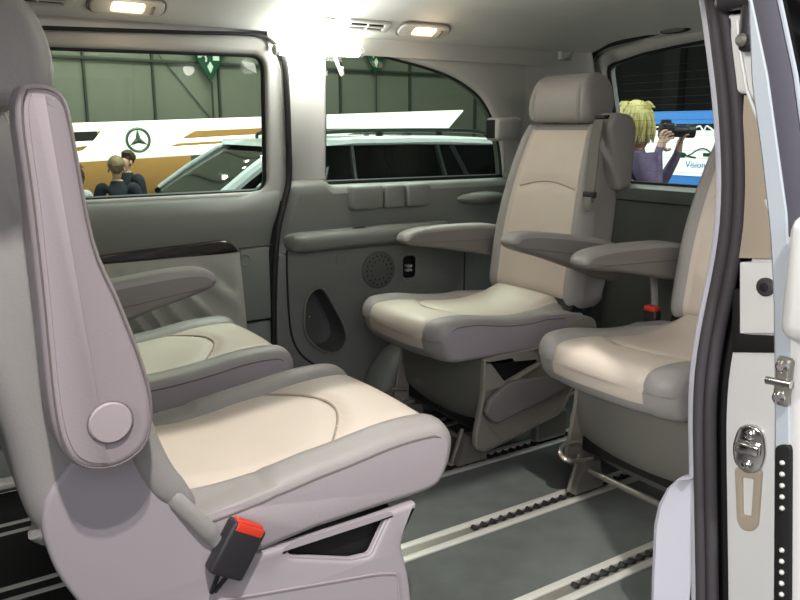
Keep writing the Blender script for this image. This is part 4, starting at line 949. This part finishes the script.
def person(name, loc, rz, label, H, arms, mats, pick, hair, hairmat, long_hair=False, lean=0.0, group=None):
    """local +x is the way the person faces; H is the full height"""
    r = empty(name, loc, rz); tag(r, label, 'person', group)
    k = H / 1.75
    def v(x, y, z): return Vector((x * k + lean * max(0, z - 0.9), y * k, z * k))
    J = {'pelvis': (v(0, 0, 0.93), (0.15 * k, 0.11 * k)), 'waist': (v(0.0, 0, 1.08), (0.145 * k, 0.105 * k)), 'chest': (v(0.0, 0, 1.29), (0.185 * k, 0.125 * k)), 'collar': (v(-0.01, 0, 1.455), (0.115 * k, 0.085 * k)),
         'neck': (v(0.0, 0, 1.525), 0.060 * k), 'jaw': (v(0.025, 0, 1.575), (0.068 * k, 0.075 * k)), 'head': (v(0.01, 0, 1.655), (0.078 * k, 0.098 * k)), 'crown': (v(0.0, 0, 1.705), (0.06 * k, 0.075 * k)),
         'nose': (v(0.112, 0, 1.628), 0.014 * k)}
    E = [('pelvis', 'waist'), ('waist', 'chest'), ('chest', 'collar'), ('collar', 'neck'), ('neck', 'jaw'), ('jaw', 'head'), ('head', 'crown'), ('head', 'nose')]
    for s, t_ in ((1, 'l'), (-1, 'r')):
        J['hip' + t_] = (v(0, s * 0.095, 0.86), 0.098 * k); J['knee' + t_] = (v(0.02, s * 0.11, 0.49), 0.064 * k); J['calf' + t_] = (v(-0.01, s * 0.112, 0.34), 0.058 * k); J['ankle' + t_] = (v(-0.02, s * 0.115, 0.10), 0.042 * k); J['foot' + t_] = (v(0.05, s * 0.12, 0.045), 0.044 * k); J['toe' + t_] = (v(0.17, s * 0.13, 0.03), 0.030 * k)
        E += [('pelvis', 'hip' + t_), ('hip' + t_, 'knee' + t_), ('knee' + t_, 'calf' + t_), ('calf' + t_, 'ankle' + t_), ('ankle' + t_, 'foot' + t_), ('foot' + t_, 'toe' + t_)]
        J['sh' + t_] = (v(-0.01, s * 0.185, 1.43), 0.082 * k); E.append(('collar', 'sh' + t_))
        el, wr_, hand = arms[t_]
        J['el' + t_] = (v(*el), 0.046 * k); J['wr' + t_] = (v(*wr_), 0.031 * k); E += [('sh' + t_, 'el' + t_), ('el' + t_, 'wr' + t_)]
        w_ = v(*wr_); d = (v(*hand[0])).normalized(); side = Vector(hand[1]).normalized(); curl = Vector(hand[2]).normalized()
        J['palm' + t_] = (w_ + d * 0.055 * k, (0.030 * k, 0.02 * k)); E.append(('wr' + t_, 'palm' + t_))
        for fi, (off, ln) in enumerate(((-0.030, 0.066), (-0.010, 0.076), (0.010, 0.072), (0.030, 0.056))):
            a = w_ + d * 0.09 * k + side * off * k; b = a + (d * 0.65 + curl * 0.45).normalized() * ln * 0.55 * k; c = b + (d * 0.1 + curl).normalized() * ln * 0.5 * k
            for nm, p, rr_ in (('a', a, 0.0100), ('b', b, 0.0088), ('c', c, 0.0078)): J['fin%d%s%s' % (fi, nm, t_)] = (p, rr_ * k)
            E += [('palm' + t_, 'fin%da%s' % (fi, t_)), ('fin%da%s' % (fi, t_), 'fin%db%s' % (fi, t_)), ('fin%db%s' % (fi, t_), 'fin%dc%s' % (fi, t_))]
        a = w_ + d * 0.045 * k - side * 0.045 * k + curl * 0.01; b = a + (d * 0.6 - side * 0.35 + curl * 0.4).normalized() * 0.04 * k
        J['fin4a' + t_] = (a, 0.0115 * k); J['fin4b' + t_] = (b, 0.0095 * k); E += [('palm' + t_, 'fin4a' + t_), ('fin4a' + t_, 'fin4b' + t_)]
    skin_body('body', J, E, r, mats, pick)
    hc = v(-0.012, 0, 1.665)
    for s in (-1, 1):
        mb = MB(); mb.ell(v(0.005, s * 0.083, 1.625), (0.022 * k, 0.011 * k, 0.034 * k), 10); mb.build('ear', M['skin'], r)
        mb = MB(); mb.ell(v(0.092, s * 0.032, 1.648), (0.011 * k, 0.013 * k, 0.008 * k), 8); mb.build('eye', M['posterblack'], r)
    mb = MB(); mb.ell(v(0.095, 0, 1.575), (0.008 * k, 0.026 * k, 0.008 * k), 8); mb.build('mouth', mat('lips', (160, 92, 84), 0.5), r)
    mb = MB(); rn = random.Random(len(label))
    def hf(p):
        q = p.copy(); n = 1 + 0.07 * math.sin(p.x * 9 + p.z * 7) * math.sin(p.y * 11 + 1)
        if p.x > 0.25 and p.z < 0.55: n *= 0.72
        if p.z < -0.1 and not long_hair: n *= 0.86
        return q * n
    mb.ell(hc + Vector((-0.012 * k, 0, 0.012 * k)), (0.108 * k * hair, 0.094 * k * hair, 0.112 * k * hair), 28, fn=hf)
    if long_hair:
        for q in range(120):
            a = rn.uniform(0.7, 2 * PI - 0.7); rad = rn.uniform(0.88, 1.10); t0 = rn.uniform(0.02, 0.07); p0 = hc + Vector((math.cos(a) * t0 * k - 0.01, math.sin(a) * t0 * k, (0.125 - t0 * 0.25) * k)); p1 = hc + Vector((math.cos(a) * 0.122 * rad * k - 0.012, math.sin(a) * 0.110 * rad * k, rn.uniform(-0.01, 0.05))); p2 = hc + Vector((math.cos(a + rn.uniform(-0.25, 0.25)) * 0.122 * k - 0.015, math.sin(a + rn.uniform(-0.25, 0.25)) * 0.108 * k, -0.085 * k + rn.uniform(-0.04, 0.04)))
            mb.tube(catmull([p0, p1, p2], 5, False), [0.006 * k] * 2 + [0.010 * k] * 6 + [0.008 * k, 0.006 * k, 0.002 * k], 6)
        for q in range(26):
            a = rn.uniform(0, 2 * PI); p0 = hc + Vector((math.cos(a) * 0.05 - 0.01, math.sin(a) * 0.05, 0.105 * k)); mb.tube(catmull([p0, p0 + Vector((math.cos(a) * 0.035, math.sin(a) * 0.035, 0.022 + 0.015 * rn.random())), p0 + Vector((math.cos(a) * 0.075, math.sin(a) * 0.07, -0.01))], 4, False), 0.0028, 5)
    mb.build('hair', hairmat, r)
    return r

def pick_std(n, c):
    if n.startswith('fin') or n.startswith('palm') or n in ('neck', 'jaw', 'head', 'crown', 'nose'): return 0
    if n.startswith(('ankle', 'knee', 'calf', 'hip', 'pelvis')): return 2
    if n.startswith(('foot', 'toe')): return 3
    return 1
# photographer, faces along the picture plane to the tail's other side
PH = dict(l=((0.19, 0.16, 1.22), (0.275, 0.035, 1.475), ((0.02, -0.2, 1.0), (0, -1, 0.1), (0.7, -0.4, 0.2))),
          r=((0.06, -0.26, 1.22), (0.085, -0.15, 1.500), ((0.45, 0.25, 1.0), (-0.6, 0, 0.8), (0.9, 0.3, 0))))
fx = math.atan2(-0.545, 0.839)
person('person', (4.115, 3.50, GZ), fx, 'person with blond hair in a lilac jacket taking a photo behind the rear window', 1.82, PH, [M['skin'], M['jacket'], M['trouser'], M['shoe']], pick_std, 1.16, M['hairblond'], True)
cm = empty('camera_body', (4.115, 3.50, GZ + 0.045), fx); cm.name = 'photo_camera'; tag(cm, 'black camera with long lens held by the blond person', 'camera')
mb = MB(); mb.rbox((0.185, 0, 1.645), (0.07, 0.13, 0.095), 0.012); mb.rbox((0.18, 0, 1.70), (0.06, 0.05, 0.03), 0.008); mb.build('body', M['darkplastic'], cm)
mb = MB(); mb.lathe([(0.036, 0), (0.038, 0.03), (0.040, 0.06), (0.037, 0.062), (0.037, 0.10), (0.044, 0.105), (0.044, 0.15), (0.038, 0.152), (0.03, 0.14)], (0.215, 0, 1.64), (1, 0, 0), 24); mb.build('lens', M['darkplastic'], cm)
st = dict(l=((-0.03, 0.24, 1.13), (0.06, 0.22, 0.90), ((0.05, 0, -1), (1, 0, 0), (0, -1, 0))), r=((-0.03, -0.24, 1.13), (0.06, -0.22, 0.90), ((0.05, 0, -1), (1, 0, 0), (0, 1, 0))))
LOW = -1.02
person('person', (2.16, 9.2, LOW), math.radians(75), 'person in a dark suit with thinning hair, back turned, under the star sign', 1.78, st, [M['skin'], M['suit'], M['suit'], M['shoe']], pick_std, 0.98, M['hairgrey'])
person('person', (2.66, 10.75, LOW), math.radians(-150), 'person in a dark suit facing the one with thinning hair', 1.80, st, [M['skin'], M['suit'], M['suit'], M['shoe']], pick_std, 1.0, M['hairbrown'])
person('person', (1.78, 9.6, LOW), math.radians(-60), 'person with brown hair in a pale top beside the headrest edge', 1.66, st, [M['skin'], M['shirt'], M['trouser'], M['shoe']], pick_std, 1.12, M['hairbrown'], True)

# ================================================================== LIGHTS
def area(name, loc, target, size, power, col=(1, 1, 1), sy=None):
    l = bpy.data.lights.new(name, 'AREA'); l.energy = power; l.color = col; l.size = size
    if sy: l.shape = 'RECTANGLE'; l.size_y = sy
    o = bpy.data.objects.new(name, l); C.objects.link(o); o.location = loc
    o.rotation_euler = (Vector(target) - Vector(loc)).to_track_quat('-Z', 'Y').to_euler(); return o
def spot(name, loc, target, power, ang, blend=0.3, rad=0.1, col=(1, 1, 1)):
    l = bpy.data.lights.new(name, 'SPOT'); l.energy = power; l.spot_size = math.radians(ang); l.spot_blend = blend; l.shadow_soft_size = rad; l.color = col
    o = bpy.data.objects.new(name, l); C.objects.link(o); o.location = loc
    o.rotation_euler = (Vector(target) - Vector(loc)).to_track_quat('-Z', 'Y').to_euler(); return o
T = Vector((1.1, 1.4, 0.3)); az = math.radians(22); el = math.radians(56); D = 6.0
spot('hall_spotlight', T + D * Vector((-math.cos(el) * math.sin(az), -math.cos(el) * math.cos(az), math.sin(el))), T, 1200, 50, 0.3, 0.10, (1.0, 0.96, 0.91))
area('hall_soft_light', (-1.5, -4.0, 3.2), (0.6, 1.4, 0.6), 3.5, 105, (0.92, 0.91, 1.0))
area('hall_side_light', (-4.0, -0.7, 2.5), (1.5, 1.4, 0.5), 1.2, 225, (1.0, 0.97, 0.95))
area('hall_window_light', (2.4, 4.6, 4.6), (1.7, 2.3, 0.8), 1.6, 380, (0.9, 0.97, 1.0))
pl = bpy.data.lights.new('glare_bar_light', 'POINT'); pl.energy = 5.5; pl.shadow_soft_size = 0.08; pl.color = (1, 1, 0.95)  # added light that blows out the ceiling around the glowing bar
o = bpy.data.objects.new('glare_bar_light', pl); C.objects.link(o); o.location = (1.24, 2.37, 1.345)
for x in (1.655, 0.627):
    pl = bpy.data.lights.new('reading_light', 'POINT'); pl.energy = 0.25; pl.shadow_soft_size = 0.03; pl.color = (1, 0.78, 0.55)
    o = bpy.data.objects.new('reading_light', pl); C.objects.link(o); o.location = (x, 2.33, 1.37)
for x in (1.655, 0.627):     # added cabin fill, out of view, as matching reading lamps on the door side
    pl = bpy.data.lights.new('reading_light', 'POINT'); pl.energy = 1.8; pl.shadow_soft_size = 0.04; pl.color = (1, 0.95, 0.88)
    o = bpy.data.objects.new('reading_light', pl); C.objects.link(o); o.location = (x, 1.06, 1.40)
rl = random.Random(8)      # small lamps of the hall ceiling, mirrored in the parked car's glass
for k in range(40):
    pl = bpy.data.lights.new('hall_lamp', 'POINT'); pl.energy = 14; pl.shadow_soft_size = 0.05; pl.color = (1, 0.97, 0.9)
    o = bpy.data.objects.new('hall_lamp', pl); C.objects.link(o); o.location = (0.6 + 0.62 * (k % 8) + rl.uniform(-0.25, 0.25), 12.2 + 0.55 * (k // 8) + rl.uniform(-0.2, 0.2), 2.9 + 0.62 * (k // 8) + rl.uniform(-0.2, 0.2))
area('hall_far_light', (4.5, 8.0, 6.5), (4.5, 9.5, 0.0), 5.0, 1400, (1.0, 0.99, 0.94), 3.0)
area('hall_rear_light', (4.4, 0.4, 3.6), (4.2, 3.5, 0.9), 1.2, 190, (0.95, 0.97, 1.0))

w = bpy.data.worlds.new('world'); S.world = w; w.use_nodes = True
w.node_tree.nodes['Background'].inputs[0].default_value = (0.57, 0.59, 0.58, 1); w.node_tree.nodes['Background'].inputs[1].default_value = 0.46

# ================================================================== CAMERA
cd = bpy.data.cameras.new('camera'); cd.sensor_width = 36; cd.lens = 778 * 36 / 800; cd.clip_start = 0.02; cd.clip_end = 200
co = bpy.data.objects.new('camera', cd); C.objects.link(co); co.location = (0, 0, 1.07)
co.rotation_euler = (math.radians(90 - 12.3), 0, math.radians(-33)); S.camera = co
S.view_settings.view_transform = 'Standard'; S.view_settings.look = 'None'; S.view_settings.exposure = 0.0; S.view_settings.gamma = 1.0; S.view_settings.use_curve_mapping = False
